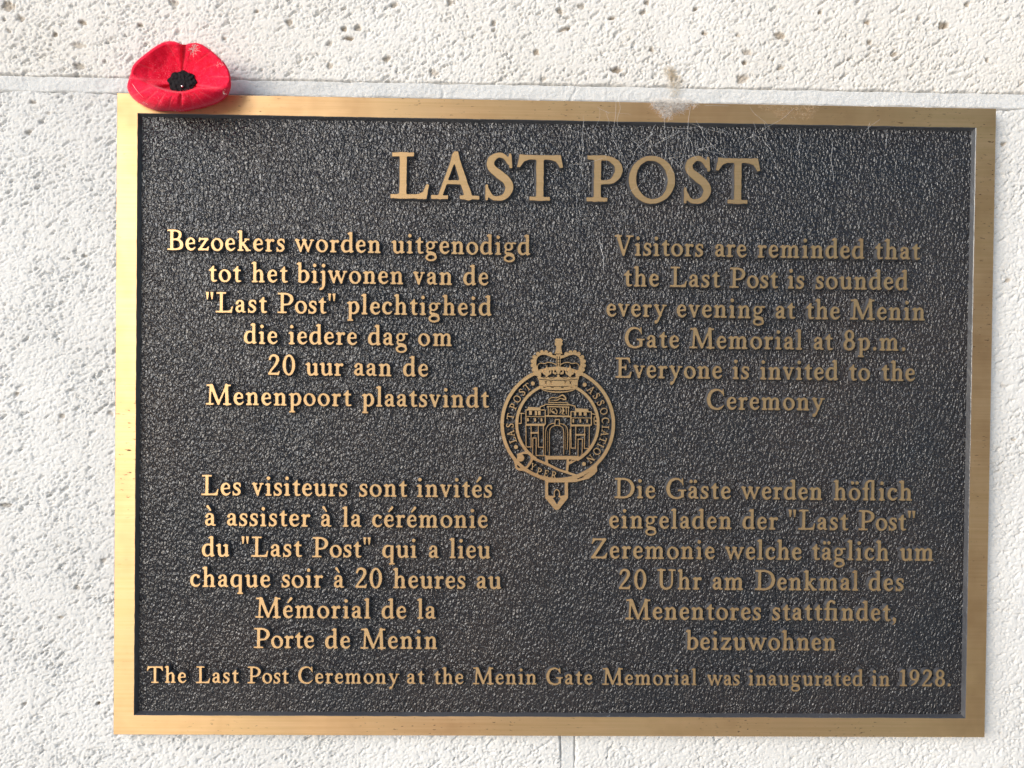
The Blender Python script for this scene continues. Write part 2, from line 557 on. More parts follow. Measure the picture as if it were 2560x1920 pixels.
G['q'] = (63, [K((48, 57, 6), (32, 60, 8), (16, 54, 12), (8, 34, 15), (11, 14, 14), (22, 4, 10), (34, 5, 7), (46, 14, 6)), stem(42, -33, X), foot(42, 7, 7, 14, -34)])
G['r'] = (45, [stem(9, 0, X - 2), flag(9, X), foot(9, 7, 9), K((20, 43, 6), (27, 54, 9), (38, 57, 8)), D(38, 54, 7)])
G['s'] = (42, [K((36, 50, 7), (30, 58, 8), (18, 59, 9), (9, 50, 11), (13, 38, 13), (28, 28, 14), (34, 15, 12), (25, 4, 9), (13, 3, 8), (6, 11, 6)),
               L((36, 60, 4), (38, 44, 5)), L((3, 18, 5), (3, 0, 4))])
G['t'] = (40, [K((19, 62, 14), (19, 15, 13.5), (25, 4, 10), (38, 5, 6)), R(3, 54, 38, 61), P((1, 54), (20, 78), (26, 79), (26, 54))])
G['u'] = (64, [K((15, 56, 14), (15, 20, 14), (20, 6, 12), (33, 3, 9), (46, 13, 7)), flag(8, X), stem(43, 5, X - 2), flag(43, X),
               P((45, 0), (50, -2), (63, 3), (63, 8), (57, 9), (57, 20), (47, 16))])
G['v'] = (56, [L((10, 58, 14), (28, 4, 11)), L((46, 58, 7), (28, 5, 8)), R(0, 55, 25, 61), R(36, 55, 56, 61)])
G['w'] = (95, [L((10, 58, 13), (29, 4, 10)), L((46, 56, 7), (29, 5, 8)), L((45, 58, 13), (66, 4, 10)), L((85, 58, 7), (66, 5, 8)), R(0, 55, 23, 61),
               R(36, 55, 58, 61), R(75, 55, 95, 61)])
G['y'] = (66, [L((13, 58, 14), (34, 8, 12)), L((54, 58, 7), (35, 10, 8), (21, -22, 8)), D(14, -25, 8), R(2, 55, 28, 61), R(44, 55, 66, 61)])
G['z'] = (56, [R(7, 52, 52, 61), R(3, 0, 52, 9), L((45, 55, 11), (11, 6, 11)), P((4, 42), (9, 61), (15, 61), (15, 53), (9, 42)), P((46, 0), (52, 0), (56, 19), (51, 19), (44, 9))])
G['X'] = (76, [stem(11, 0, 78), foot(11, 7, 5), K((18, 74, 14), (21, 88, 12), (33, 98, 9), (46, 96, 9)), D(48, 91, 7), R(0, 54, 62, 61), stem(48, 0, X - 2), foot(48, 5, 7)])   # joined f and i
G['F'] = (72, [stem(11, 0, 78), foot(11, 7, 4), K((18, 74, 14), (21, 88, 12), (34, 97, 9), (50, 97, 9)), stem(45, 0, 101), foot(45, 4, 7), R(0, 54, 34, 61)])                # joined f and l
G['L'] = (85, [stem(20, 0, 100), R(3, 93, 50, 100), R(0, 0, 78, 7.5), P((60, 0), (79, 0), (85, 30), (80, 30), (72, 13), (60, 7))])
G['A'] = (105, [L((52, 96, 12), (82, 5, 15)), L((50, 94, 7), (19, 4, 8)), R(30, 33, 70, 40), R(0, 0, 36, 6.5), R(64, 0, 105, 6.5), P((44, 90), (50, 104), (57, 104), (60, 92))])
G['S'] = (62, [K((52, 82, 7), (43, 95, 8), (28, 98, 10), (13, 87, 14), (14, 70, 16), (31, 56, 17), (47, 43, 17), (54, 26, 16), (45, 8, 12), (28, 2, 8), (13, 7, 8), (6, 20, 6)),
               L((55, 100, 4), (57, 73, 5)), L((4, 30, 5), (4, 0, 4))])
G['T'] = (96, [stem(41, 0, 96), R(11, 91, 85, 99), P((13, 99), (5, 100), (0, 74), (5, 73), (13, 86), (26, 92)), P((83, 99), (91, 100), (96, 74), (91, 73), (83, 86), (70, 92)), foot(41, 14, 14)])
G['P'] = (80, [stem(17, 0, 100), R(2, 93, 40, 100), foot(17, 16, 15), K((28, 96, 7), (48, 95, 9), (66, 84, 14), (71, 68, 16), (64, 52, 13), (50, 43, 8), (28, 42, 7))])
G['O'] = (102, [O(51, 49, 51, 52.5, 36, 44, 10)])
G['B'] = (78, [stem(14, 0, 100), R(0, 93, 35, 100), R(0, 0, 36, 7), K((26, 96, 7), (46, 95, 9), (61, 84, 13), (60, 66, 13), (48, 54, 8), (26, 52, 7)),
               K((40, 53, 7), (58, 48, 11), (69, 32, 15), (66, 13, 14), (48, 4, 8), (26, 3.5, 7))])
G['M'] = (125, [L((23, 97, 9), (19, 3, 9)), L((27, 95, 16), (62, 6, 13)), L((100, 95, 8), (63, 6, 8)), L((101, 97, 15), (105, 3, 15)), R(3, 93, 30, 100), R(96, 93, 122, 100), R(0, 0, 38, 7), R(86, 0, 125, 7)])
G['V'] = (92, [L((17, 96, 16), (45, 4, 12)), L((75, 96, 8), (45, 4, 8)), R(0, 93, 35, 100), R(59, 93, 92, 100)])
CC = [K((80, 80, 7), (68, 94, 8), (48, 98, 9), (22, 86, 14), (9, 50, 17), (20, 16, 15), (44, 3, 10), (66, 4, 9), (86, 20, 4)), L((81, 100, 4), (84, 70, 5))]
G['C'] = (90, CC)
G['G'] = (100, [K((80, 80, 7), (68, 94, 8), (48, 98, 9), (22, 86, 14), (9, 50, 17), (20, 16, 15), (44, 3, 10), (66, 3, 9), (82, 12, 9)), L((81, 100, 4), (84, 70, 5)), R(75, 7, 89, 42), R(60, 38, 100, 44.5)])
G['E'] = (80, [stem(15, 0, 100), R(0, 93, 66, 100), R(0, 0, 72, 7.5), P((54, 100), (69, 100), (73, 75), (68, 75), (61, 90), (54, 93)), R(26, 48, 52, 54.5), P((47, 40), (53, 38), (53, 65), (47, 62)),
               P((56, 0), (74, 0), (80, 30), (75, 30), (66, 12), (56, 7))])
G['D'] = (100, [stem(14, 0, 100), R(0, 93, 50, 100), R(0, 0, 50, 7), K((26, 96, 7), (55, 95, 9), (80, 80, 14), (91, 50, 17), (80, 19, 14), (55, 4, 9), (26, 3.5, 7))])
G['Z'] = (85, [R(10, 92, 78, 100), R(3, 0, 76, 8), L((70, 94, 13), (13, 6, 13)), P((12, 100), (5, 74), (10, 74), (20, 89), (28, 93)), P((58, 0), (79, 0), (85, 28), (80, 28), (70, 13), (58, 7))])
G['U'] = (94, [K((21, 96, 15), (21, 35, 15), (27, 12, 13), (48, 2, 10), (68, 12, 9), (75, 35, 8.5), (75, 96, 8.5)), R(2, 93, 42, 100), R(58, 93, 93, 100)])
G['I'] = (42, [stem(14, 0, 100), R(0, 93, 42, 100), R(0, 0, 42, 7)])
G['N'] = (98, [L((20, 3, 8), (20, 96, 8)), L((20, 95, 15), (80, 6, 15)), L((82, 4, 8), (82, 97, 8)), R(2, 93, 28, 100), R(4, 0, 36, 7), R(66, 93, 98, 100)])
G['Y'] = (92, [L((16, 96, 15), (44, 45, 13)), L((76, 96, 8), (47, 45, 8)), stem(38, 0, 48), foot(38, 12, 12), R(0, 93, 35, 100), R(60, 93, 92, 100)])
G['W'] = G['w']
G['Q'] = (92, [G['P'][1][0], G['P'][1][1], G['P'][1][2], G['P'][1][3], L((44, 44, 13), (78, 4, 14)), R(68, 0, 92, 6.5)])      # capital R
G['2'] = (60, [K((9, 77, 9), (16, 92, 10), (30, 97, 10), (45, 89, 14), (48, 73, 15), (38, 50, 12), (20, 26, 9), (7, 6, 8)), R(3, 0, 53, 9.5), P((45, 0), (55, 0), (60, 19), (55, 19), (46, 9))])
G['0'] = (61, [O(30.5, 49, 30.5, 52, 16, 43)])
G['8'] = (58, [O(29, 74, 24, 27, 11, 18), O(29, 26, 29, 28, 14, 19)])
G['1'] = (38, [stem(12, 0, 98), R(0, 0, 38, 7), P((12, 100), (26, 101), (26, 90), (12, 86), (0, 84), (0, 89))])
G['9'] = (57, [O(28, 67, 28, 33, 13, 25), K((49, 66, 14), (45, 38, 13), (30, 14, 9), (12, 3, 5))])
G['.'] = (17, [D(8.5, 8, 8.5)])
G[','] = (18, [D(9, 8, 8.5), K((13, 9, 9), (13, -4, 8), (4, -18, 3))])
G['"'] = (39, [P((1, 100), (16, 100), (11.5, 64), (6.5, 64)), P((23, 100), (38, 100), (33.5, 64), (28.5, 64))])
G['à'] = (51, G['a'][1] + [L((13, 97, 12), (26, 78, 7))])
G['é'] = (50, G['e'][1] + [L((40, 98, 12), (24, 78, 7))])
G['ä'] = (51, G['a'][1] + [D(14, 87, 8), D(36, 87, 8)])
G['ö'] = (59, G['o'][1] + [D(18, 87, 8), D(41, 87, 8)])

GC = {}
def glyph(ch, variant=0):
    key = (ch, variant)
    if key not in GC:
        xs, ys, F = field(G[ch][1], 1.5, 3.0, 0.35, 0.09, ord(ch) + 31 * variant, 1.2)
        GC[key] = contours(xs, ys, F, 0.10)
    return GC[key]

def word_mesh(name, text, x0, x1, z, unit, depth=2.1, draft=0.75):
    """letters spread so that the inked width runs exactly from x0 to x1"""
    widths = [G[c][0] * unit for c in text]
    gap = (x1 - x0 - sum(widths)) / max(1, len(text) - 1)
    k = 1.0
    if len(text) == 1: k = (x1 - x0) / widths[0]; gap = 0
    lim = 0.065 * 100 * unit
    if len(text) > 1 and gap < lim:                 # a touch narrower rather than crowded
        k = (x1 - x0 - lim * (len(text) - 1)) / sum(widths); gap = lim
    if len(text) > 1 and gap > 0.17 * 100 * unit:
        k = (x1 - x0 - 0.17 * 100 * unit * (len(text) - 1)) / sum(widths); gap = 0.17 * 100 * unit
    V, Fc, Mi, Sm = [], [], [], []
    x = x0
    for i, c in enumerate(text):
        v, f, m, s = solid_of([p * np.array([k, 1.0]) for p in glyph(c, (i * 7 + len(text)) % 3)], unit, depth, draft)
        n0 = len(V)
        dz = random.uniform(-0.06, 0.06)
        V += [((a + x - x0) * MM, b * MM, (cc + dz) * MM) for a, b, cc in v]
        Fc += [tuple(q + n0 for q in ff) for ff in f]
        Mi += m; Sm += s
        x += widths[i] * k + gap
    return mesh(name, V, Fc, [M_LETTER, M_SIDE], Mi, Sm)

# ------------------------------------------------------------------ THE WALL
wall = empty('wall', None, (0, 0, ZC))
tag(wall, 'pale pitted limestone wall with flush grey mortar joints behind the bronze plaque', None, None, 'structure')

def px_wall(u, v, depth=PT):
    """a photographed point brought onto the wall face (mm, wall axes)"""
    d = right * ((u - 1280) / 1950.0) + down * ((v - 960) / 1950.0) + fwd
    k = (CAMD + depth) / d.y
    return CAMX + d.x * k, CAMZ + d.z * k

PITS = []
for u, v, a, b in [(20, 15, 19, 15), (50, 45, 12, 9), (435, 8, 15, 9), (195, 113, 20, 8), (198, 165, 15, 10), (860, 72, 9, 8), (872, 96, 17, 6), (897, 70, 12, 8),
                   (825, 165, 9, 9), (722, 55, 10, 10), (967, 147, 13, 8), (1085, 182, 15, 10), (1125, 5, 8, 8), (985, 12, 10, 8), (1235, 58, 8, 7), (205, 55, 9, 7),
                   (135, 85, 8, 6), (350, 62, 8, 5), (1453, 15, 13, 7), (1399, 27, 9, 9), (1411, 73, 19, 5), (1608, 30, 10, 7), (1618, 5, 8, 7), (1629, 123, 8, 7),
                   (1542, 174, 15, 8), (1762, 83, 11, 6), (1846, 87, 8, 5), (1951, 88, 15, 9), (1868, 131, 15, 7), (1857, 197, 19, 12), (1861, 157, 8, 6), (1953, 169, 13, 5),
                   (2361, 63, 15, 11), (2298, 45, 8, 7), (2236, 135, 9, 8), (2175, 105, 8, 8), (2169, 55, 8, 7), (2419, 10, 9, 7), (1340, 130, 10, 10), (1530, 45, 9, 5),
                   (10, 1265, 18, 8), (193, 1470, 8, 7), (155, 1040, 8, 7), (277, 1034, 9, 7), (257, 1402, 8, 7), (40, 985, 8, 6), (150, 1545, 7, 5), (245, 1760, 7, 6),
                   (70, 330, 9, 6), (82, 255, 9, 6), (60, 1760, 8, 5), (210, 640, 7, 5), (2520, 700, 7, 6), (2510, 360, 9, 5), (2535, 1100, 7, 5), (640, 28, 7, 5),
                   (1740, 20, 7, 5), (2050, 30, 8, 5), (2470, 150, 8, 6), (560, 95, 7, 5)]:
    x, z = px_wall(u, v)
    PITS.append((x, z, a * 0.205, b * 0.205, random.uniform(-20, 25), random.uniform(0.9, 1.9), random.uniform(0.5, 0.95)))
for _ in range(90):
    PITS.append((random.uniform(-420, 420), random.uniform(172, 330), random.uniform(0.9, 2.2), random.uniform(0.7, 1.5), random.uniform(-20, 40), random.uniform(0.8, 1.8), random.uniform(0.0, 0.6)))
for _ in range(170):
    PITS.append((random.uniform(-420, 420), random.uniform(-330, 160), random.uniform(0.6, 1.5), random.uniform(0.5, 1.1), random.uniform(-20, 40), random.uniform(0.5, 1.3), random.uniform(0.0, 0.5)))

def axis(lo, hi, flo, fhi, step, coarse):
    """grid lines: fine between flo and fhi, widening outside"""
    a = [max(lo, flo)]
    while a[-1] < min(hi, fhi): a.append(min(a[-1] + step, min(hi, fhi)))
    s = step
    while a[0] > lo:
        s = min(s * 1.35, coarse); a.insert(0, max(lo, a[0] - s))
    s = step
    while a[-1] < hi:
        s = min(s * 1.35, coarse); a.append(min(hi, a[-1] + s))
    return np.array(a)

def relief(Xg, Zg, seed, rough):
    """height of the dressed stone face, mm, positive = towards the room"""
    c, s = math.cos(math.radians(35)), math.sin(math.radians(35))
    U = Xg * c + Zg * s; Vv = -Xg * s + Zg * c
    wx = perlin(Xg * 0.35, Zg * 0.35, seed + 90) * 0.9
    n1 = fbm(U * 0.44 + wx, Vv * 0.66 - wx, seed, 2, 0.7)
    n4 = perlin(U * 0.26 + wx, Vv * 0.42, seed + 61)
    n2 = perlin(U * 0.80 + wx, Vv * 0.95, seed + 5)
    n3 = perlin(Xg * 1.5, Zg * 1.5, seed + 9)
    cover = 0.55 + 0.45 * sstep(-0.4, 0.5, fbm(Xg * 0.03, Zg * 0.03, seed + 40, 2))
    h = -rough * 1.15 * sstep(0.36, 0.60, n1) * cover - rough * 0.7 * sstep(0.32, 0.48, n2) * cover - rough * 1.7 * sstep(0.50, 0.66, n4) * cover + 0.10 * n3
    h += 0.35 * fbm(Xg * 0.02, Zg * 0.02, seed + 70, 3)
    return h

def face_block(name, x0, x1, z0, z1, seed, mat, rough, joint, depth=160.0):
    ax = axis(x0, x1, -300, 260, 0.5, 50); az = axis(z0, z1, -192, 222, 0.5, 50)
    Xg, Zg = np.meshgrid(ax, az)
    h = relief(Xg, Zg, seed, rough)
    dirt = 0.30 * sstep(-0.75, -1.9, h) * sstep(-0.2, 0.6, fbm(Xg * 0.04, Zg * 0.04, seed + 50, 2))
    for (px, pz, a, b, rot, dep, dt) in PITS:
        if px < x0 - 4 or px > x1 + 4 or pz < z0 - 4 or pz > z1 + 4: continue
        i0, i1 = np.searchsorted(ax, [px - 6, px + 6]); j0, j1 = np.searchsorted(az, [pz - 6, pz + 6])
        if i1 <= i0 or j1 <= j0: continue
        xx = Xg[j0:j1, i0:i1] - px; zz = Zg[j0:j1, i0:i1] - pz
        cr, sr = math.cos(math.radians(rot)), math.sin(math.radians(rot))
        q = np.sqrt(((xx * cr + zz * sr) / a) ** 2 + ((-xx * sr + zz * cr) / b) ** 2)
        q = q + 0.45 * perlin(Xg[j0:j1, i0:i1] * 0.6, Zg[j0:j1, i0:i1] * 0.6, 5)
        kk = 1 - sstep(0.55, 1.05, q)
        h[j0:j1, i0:i1] -= kk * dep
        dirt[j0:j1, i0:i1] = np.maximum(dirt[j0:j1, i0:i1], kk * dt * 0.85)
    # ragged arrises: the face falls away within a couple of millimetres of a joint
    e = np.full_like(h, 50.0)
    wob = 0.9 * fbm(Xg * 0.06, Zg * 0.06, seed + 3, 3) + 0.35 * perlin(Xg * 0.5, Zg * 0.5, seed + 8)
    if 'l' in joint: e = np.minimum(e, Xg - x0)
    if 'r' in joint: e = np.minimum(e, x1 - Xg)
    if 'b' in joint: e = np.minimum(e, Zg - z0)
    if 't' in joint: e = np.minimum(e, z1 - Zg)
    e = e + wob
    h -= 2.6 * (1 - sstep(0.1, 1.5, e)) ** 1.5
    ny, nx = Xg.shape
    V = np.stack([Xg.ravel() * MM, -h.ravel() * MM, Zg.ravel() * MM], 1)
    idx = np.arange(nx * ny).reshape(ny, nx)
    quads = np.stack([idx[:-1, :-1], idx[:-1, 1:], idx[1:, 1:], idx[1:, :-1]], -1)
    # nothing can see the stone behind the plaque: leave it out
    cx = 0.25 * (Xg[:-1, :-1] + Xg[1:, 1:]) * 2; cz = 0.25 * (Zg[:-1, :-1] + Zg[1:, 1:]) * 2
    keep = ~((np.abs(cx) < HW - 12) & (np.abs(cz) < HH - 12))
    quads = quads[keep]
    # sides and back
    ring = np.concatenate([idx[0, :], idx[1:, -1], idx[-1, :-1][::-1], idx[1:-1, 0][::-1]])
    nb = len(V)
    B = V[ring].copy(); B[:, 1] = depth * MM
    V = np.vstack([V, B])
    m = len(ring); k = np.arange(m)
    side = np.stack([ring, nb + k, nb + (k + 1) % m, ring[(k + 1) % m]], 1)
    quads = np.vstack([quads, side])
    me = bpy.data.meshes.new(name)
    me.vertices.add(len(V)); me.vertices.foreach_set('co', V.ravel())
    nf = len(quads)
    me.loops.add(nf * 4); me.loops.foreach_set('vertex_index', quads.ravel().astype(np.int32))
    me.polygons.add(nf); me.polygons.foreach_set('loop_start', np.arange(0, nf * 4, 4, dtype=np.int32))
    me.update(calc_edges=True)
    me.polygons.foreach_set('use_smooth', np.r_[np.ones(nf - m, bool), np.zeros(m, bool)])
    at = me.attributes.new('dirt', 'FLOAT', 'POINT')
    dd = np.r_[dirt.ravel(), np.zeros(m)].astype(np.float32)
    at.data.foreach_set('value', dd)
    me.materials.append(mat)
    return obj(name, me, wall)

ZJ0, ZJ1, XJ0, XJ1 = 161.8, 169.9, 4.4, 11.6
tag(face_block('stone_block', -1400, 1300, ZJ1 - 0.8, 900, 11, M_STONE, 0.80, 'b'), 'upper limestone block with brownish worm holes')
tag(face_block('stone_block', -1400, XJ0 + 0.6, -1500, ZJ0 + 0.8, 23, M_STONE2, 0.80, 'tr'), 'lower left limestone block')
tag(face_block('stone_block', XJ1 - 0.6, 1300, -1500, ZJ0 + 0.8, 37, M_STONE2, 0.72, 'tl'), 'lower right limestone block')

def mortar(name, x0, x1, z0, z1, seed, vertical):
    if vertical: ax = np.linspace(x0, x1, 20); az = axis(z0, z1, -192, -150, 0.6, 10)
    else: ax = axis(x0, x1, -300, 260, 0.6, 10); az = np.linspace(z0, z1, 22)
    Xg, Zg = np.meshgrid(ax, az)
    h = -0.50 + 0.34 * fbm(Xg * 0.06, Zg * 0.1, seed, 3) + 0.16 * fbm(Xg * 0.6, Zg * 0.6, seed + 4, 2)
    e = np.minimum(Xg - x0, x1 - Xg) if vertical else np.minimum(Zg - z0, z1 - Zg)
    e = e + 0.35 * perlin(Xg * 0.15, Zg * 0.15, seed + 9)
    h -= 1.3 * (1 - sstep(0.0, 0.6, e))
    if not vertical:                      # two hairline cracks across the joint
        for xc in (-61.0, 7.0):
            h -= 0.5 * np.exp(-((Xg - xc - 2.5 * perlin(Zg * 0.2 + xc, Zg * 0 + 0.5, seed)) / 0.4) ** 2)
    ny, nx = Xg.shape
    V = np.stack([Xg.ravel() * MM, -h.ravel() * MM, Zg.ravel() * MM], 1)
    idx = np.arange(nx * ny).reshape(ny, nx)
    q = np.stack([idx[:-1, :-1], idx[:-1, 1:], idx[1:, 1:], idx[1:, :-1]], -1).reshape(-1, 4)
    ring = np.concatenate([idx[0, :], idx[1:, -1], idx[-1, :-1][::-1], idx[1:-1, 0][::-1]])
    nb = len(V); B = V[ring].copy(); B[:, 1] = 30 * MM; m = len(ring); k = np.arange(m)
    V = np.vstack([V, B]); q = np.vstack([q, np.stack([ring, nb + k, nb + (k + 1) % m, ring[(k + 1) % m]], 1)])
    me = mesh(name, V.tolist(), q.tolist(), [M_MORTAR], None, True)
    return obj(name, me, wall)
mortar('mortar_joint', -1400, 1300, ZJ0, ZJ1, 3, False)
mortar('mortar_joint', XJ0, XJ1, -1500, ZJ0 - 0.3, 8, True)

# ------------------------------------------------------------------ THE PLAQUE
plaque = empty('plaque', None, (0, -PT * MM, ZC))
tag(plaque, 'dark cast bronze plaque headed LAST POST with polished raised rim, lettering and crest', 'plaque')

def frame_mesh():
    V, Fc, Mi = [], [], []
    def wobble_ring(hw, hh, y, amp, seed, n=90):
        pts = []
        cs = [(-hw, -hh), (hw, -hh), (hw, hh), (-hw, hh)]
        for k in range(4):
            (ax, az), (bx, bz) = cs[k], cs[(k + 1) % 4]
            for i in range(n):
                t = i / n
                x = ax + (bx - ax) * t; z = az + (bz - az) * t
                o = amp * float(fbm(np.array([x * 0.35]), np.array([z * 0.35]), seed, 2)[0]) if 0 < i else 0
                if k % 2 == 0: z += o
                else: x += o
                pts.append((x, y, z))
        return pts
    rings = [wobble_ring(HW - 0.2, HH - 0.2, PT, 0.0, 1), wobble_ring(HW, HH, 0.35, 0.06, 2), wobble_ring(HW - 0.3, HH - 0.3, 0.0, 0.05, 2),
             wobble_ring(IW + 0.25, IH + 0.25, 0.0, 0.13, 3), wobble_ring(IW, IH, 0.25, 0.13, 3), wobble_ring(IW - 1.0, IH - 1.0, 2.15, 0.10, 5)]
    n = len(rings[0])
    for r in rings: V += r
    for k in range(len(rings) - 1):
        for i in range(n):
            j = (i + 1) % n
            Fc.append((k * n + i, k * n + j, (k + 1) * n + j, (k + 1) * n + i)); Mi.append(1 if k in (0, 3, 4) else 0)
    return mesh('frame', [(a * MM, b * MM, c * MM) for a, b, c in V], Fc, [M_BRONZE, M_SIDE, M_BRONZE], Mi, False)
tag(obj('frame', frame_mesh(), plaque), 'polished brushed bronze rim')

def panel_mesh():
    a = np.linspace(-IW + 0.4, IW - 0.4, 60); b = np.linspace(-IH + 0.4, IH - 0.4, 44)
    Xg, Zg = np.meshgrid(a, b)
    y = 2.12 + 0.06 * fbm(Xg * 0.02, Zg * 0.02, 4, 2)
    V = np.stack([Xg.ravel() * MM, y.ravel() * MM, Zg.ravel() * MM], 1)
    idx = np.arange(Xg.size).reshape(Xg.shape)
    q = np.stack([idx[:-1, :-1], idx[:-1, 1:], idx[1:, 1:], idx[1:, :-1]], -1).reshape(-1, 4)
    return mesh('sunk_panel', V.tolist(), q.tolist(), [M_FIELD], None, True)
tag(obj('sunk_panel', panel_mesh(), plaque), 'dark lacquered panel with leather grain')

def line_holder(z, label):
    o = empty('text_line', plaque, (0, 0, z * MM))
    return tag(o, label)

# heading: one mesh per letter
head = line_holder(109.9, 'large heading LAST POST')
for ch, a, b in [('L', -84.4, -65.5), ('A', -64.2, -40.6), ('S', -37.5, -23.6), ('T', -21.4, 1.1), ('P', 13.3, 31.3), ('O', 34.6, 57.5), ('S', 62.1, 75.7), ('T', 78.4, 100.3)]:
    v, f, m, s = solid_of([p * np.array([(b - a) / (G[ch][0] * 0.224), 1.0]) for p in glyph(ch, int(a) % 3)], 0.224, 2.1, 0.8)
    me = mesh('letter', [(q[0] * MM, q[1] * MM, q[2] * MM) for q in v], f, [M_LETTER, M_SIDE], m, s)
    tag(obj('letter', me, head, (a * MM, 0, 0)), 'large raised capital ' + ch)

ROWS = [
    (82.4, [('Bezoekers', -194.7, -136.7), ('worden', -131.8, -89.1), ('uitgenodigd', -83.7, -14.5)]),
    (67.0, [('tot', -174.3, -158.3), ('het', -153.1, -135.2), ('bijwonen', -130.6, -77.8), ('van', -72.8, -53.3), ('de', -47.9, -35.3)]),
    (51.8, [('"Last', -175.7, -145.4), ('Post"', -140.2, -111.3), ('plechtigheid', -105.6, -33.6)]),
    (36.4, [('die', -156.7, -140.0), ('iedere', -134.6, -100.5), ('dag', -95.1, -75.3), ('om', -70.1, -52.9)]),
    (21.0, [('20', -144.7, -131.2), ('uur', -125.9, -107.2), ('aan', -101.9, -83.1), ('de', -77.5, -64.9)]),
    (5.8, [('Menenpoort', -175.2, -103.1), ('plaatsvindt', -97.8, -34.4)]),
    (82.9, [('Visitors', 27.8, 72.5), ('are', 78.3, 94.3), ('reminded', 99.9, 154.1), ('that', 159.4, 182.3)]),
    (67.5, [('the', 32.6, 50.3), ('Last', 55.8, 81.0), ('Post', 85.9, 110.4), ('is', 115.4, 123.8), ('sounded', 129.5, 176.5)]),
    (52.3, [('every', 24.0, 54.3), ('evening', 59.4, 103.9), ('at', 109.4, 119.3), ('the', 124.9, 142.1), ('Menin', 147.4, 185.5)]),
    (36.8, [('Gate', 33.4, 60.9), ('Memorial', 66.2, 123.4), ('at', 129.0, 138.7), ('8p.m.', 144.2, 175.7)]),
    (21.6, [('Everyone', 29.1, 82.8), ('is', 88.1, 96.6), ('invited', 102.0, 141.7), ('to', 147.2, 157.9), ('the', 163.8, 180.9)]),
    (6.2, [('Ceremony', 75.3, 135.0)]),
    (-39.3, [('Les', -177.1, -157.5), ('visiteurs', -152.0, -104.6), ('sont', -98.8, -74.9), ('invités', -70.1, -32.2)]),
    (-54.6, [('à', -175.3, -170.0), ('assister', -164.4, -123.0), ('à', -117.7, -112.6), ('la', -107.0, -97.6), ('cérémonie', -92.2, -34.3)]),
    (-69.9, [('du', -176.7, -163.1), ('"Last', -157.2, -127.1), ('Post"', -121.9, -92.7), ('qui', -87.0, -69.5), ('a', -63.7, -58.7), ('lieu', -53.3, -32.8)]),
    (-85.2, [('chaque', -182.4, -142.6), ('soir', -137.0, -116.4), ('à', -111.0, -106.0), ('20', -100.4, -87.0), ('heures', -81.4, -45.1), ('au', -39.6, -27.2)]),
    (-100.5, [('Mémorial', -149.8, -92.4), ('de', -87.0, -74.6), ('la', -69.2, -59.9)]),
    (-115.7, [('Porte', -150.6, -120.5), ('de', -115.1, -102.5), ('Menin', -97.3, -58.9)]),
    (-39.0, [('Die', 29.4, 49.9), ('Gäste', 55.4, 88.1), ('werden', 93.4, 134.7), ('höFich', 140.4, 180.6)]),
    (-54.2, [('eingeladen', 26.8, 88.8), ('der', 94.2, 112.2), ('"Last', 117.6, 148.0), ('Post"', 153.4, 182.3)]),
    (-69.5, [('Zeremonie', 17.6, 80.4), ('welche', 85.7, 124.6), ('täglich', 129.8, 169.3), ('um', 174.9, 192.2)]),
    (-84.9, [('20', 32.0, 45.9), ('Uhr', 51.4, 74.0), ('am', 79.5, 95.4), ('Denkmal', 101.3, 154.0), ('des', 159.0, 177.0)]),
    (-100.2, [('Menentores', 35.8, 104.4), ('stattXndet,', 110.0, 173.3)]),
    (-115.4, [('beizuwohnen', 66.6, 142.8)]),
    (-133.4, [('The', -203.5, -184.0), ('Last', -179.2, -158.0), ('Post', -153.6, -133.1), ('Ceremony', -128.4, -77.8), ('at', -74.0, -65.3), ('the', -60.5, -45.6), ('Menin', -40.9, -8.8), ('Gate', -4.0, 19.4), ('Memorial', 24.4, 72.3), ('was', 77.5, 94.1), ('inaugurated', 98.5, 157.0), ('in', 161.4, 170.7), ('1928.', 176.0, 201.9)]),
]
def plain(t): return t.replace('"', '').replace('F', 'fl').replace('X', 'fi')
def ptxt(t): return t.replace('F', 'fl').replace('X', 'fi')
for z, ws in ROWS:
    unit = 0.0835 if z < -120 else 0.1
    ln = line_holder(z, 'line reading ' + ' '.join(ptxt(q[0]) for q in ws))
    for t, a, b in ws:
        me = word_mesh('word', t, a, b, z, unit, 2.1, 0.65 if unit > 0.09 else 0.55)
        tag(obj('word', me, ln, (a * MM, 0, 0)), 'raised bronze word ' + plain(t))

# ------------------------------------------------------------------ THE CREST (drawn in its own sheet coordinates, then scaled on)
def sheet(x, y): return (0.05815 * x + 0.00071 * y - 31.321, 0.00061 * x - 0.05811 * y + 45.778)
SC = 0.05816
def A_(u, v): return (0.65337 * u + 207.4, 0.65337 * v)            # crown sheet
def B_(u, v): return (0.7261 * u + 103.7, 0.7261 * v + 967.8)      # buckle sheet
def C_(u, v): return (0.7261 * u + 207.4, 0.7261 * v + 483.9)      # gate sheet
def tr(f, k, prim):
    """move a primitive from one of the sheets to crest millimetres (z up)"""
    if prim[0] == '-': return ('-', tr(f, k, prim[1]))
    kind, a = prim
    if kind == 'R':
        x0, y0, x1, y1 = a
        return ('P', [sheet(*f(x, y)) for x, y in ((x0, y0), (x1, y0), (x1, y1), (x0, y1))])
    if kind == 'P': return ('P', [sheet(*f(*q)) for q in a])
    if kind in 'KL': return (kind, [(*sheet(*f(q[0], q[1])), q[2] * k * SC) for q in a])
    if kind == 'D': return ('D', (*sheet(*f(a[0], a[1])), a[2] * k * SC))
def I_(u, v): return (u, v)
def grp(f, k, prims): return [tr(f, k, q) for q in prims]
def cut(q): return ('-', q)

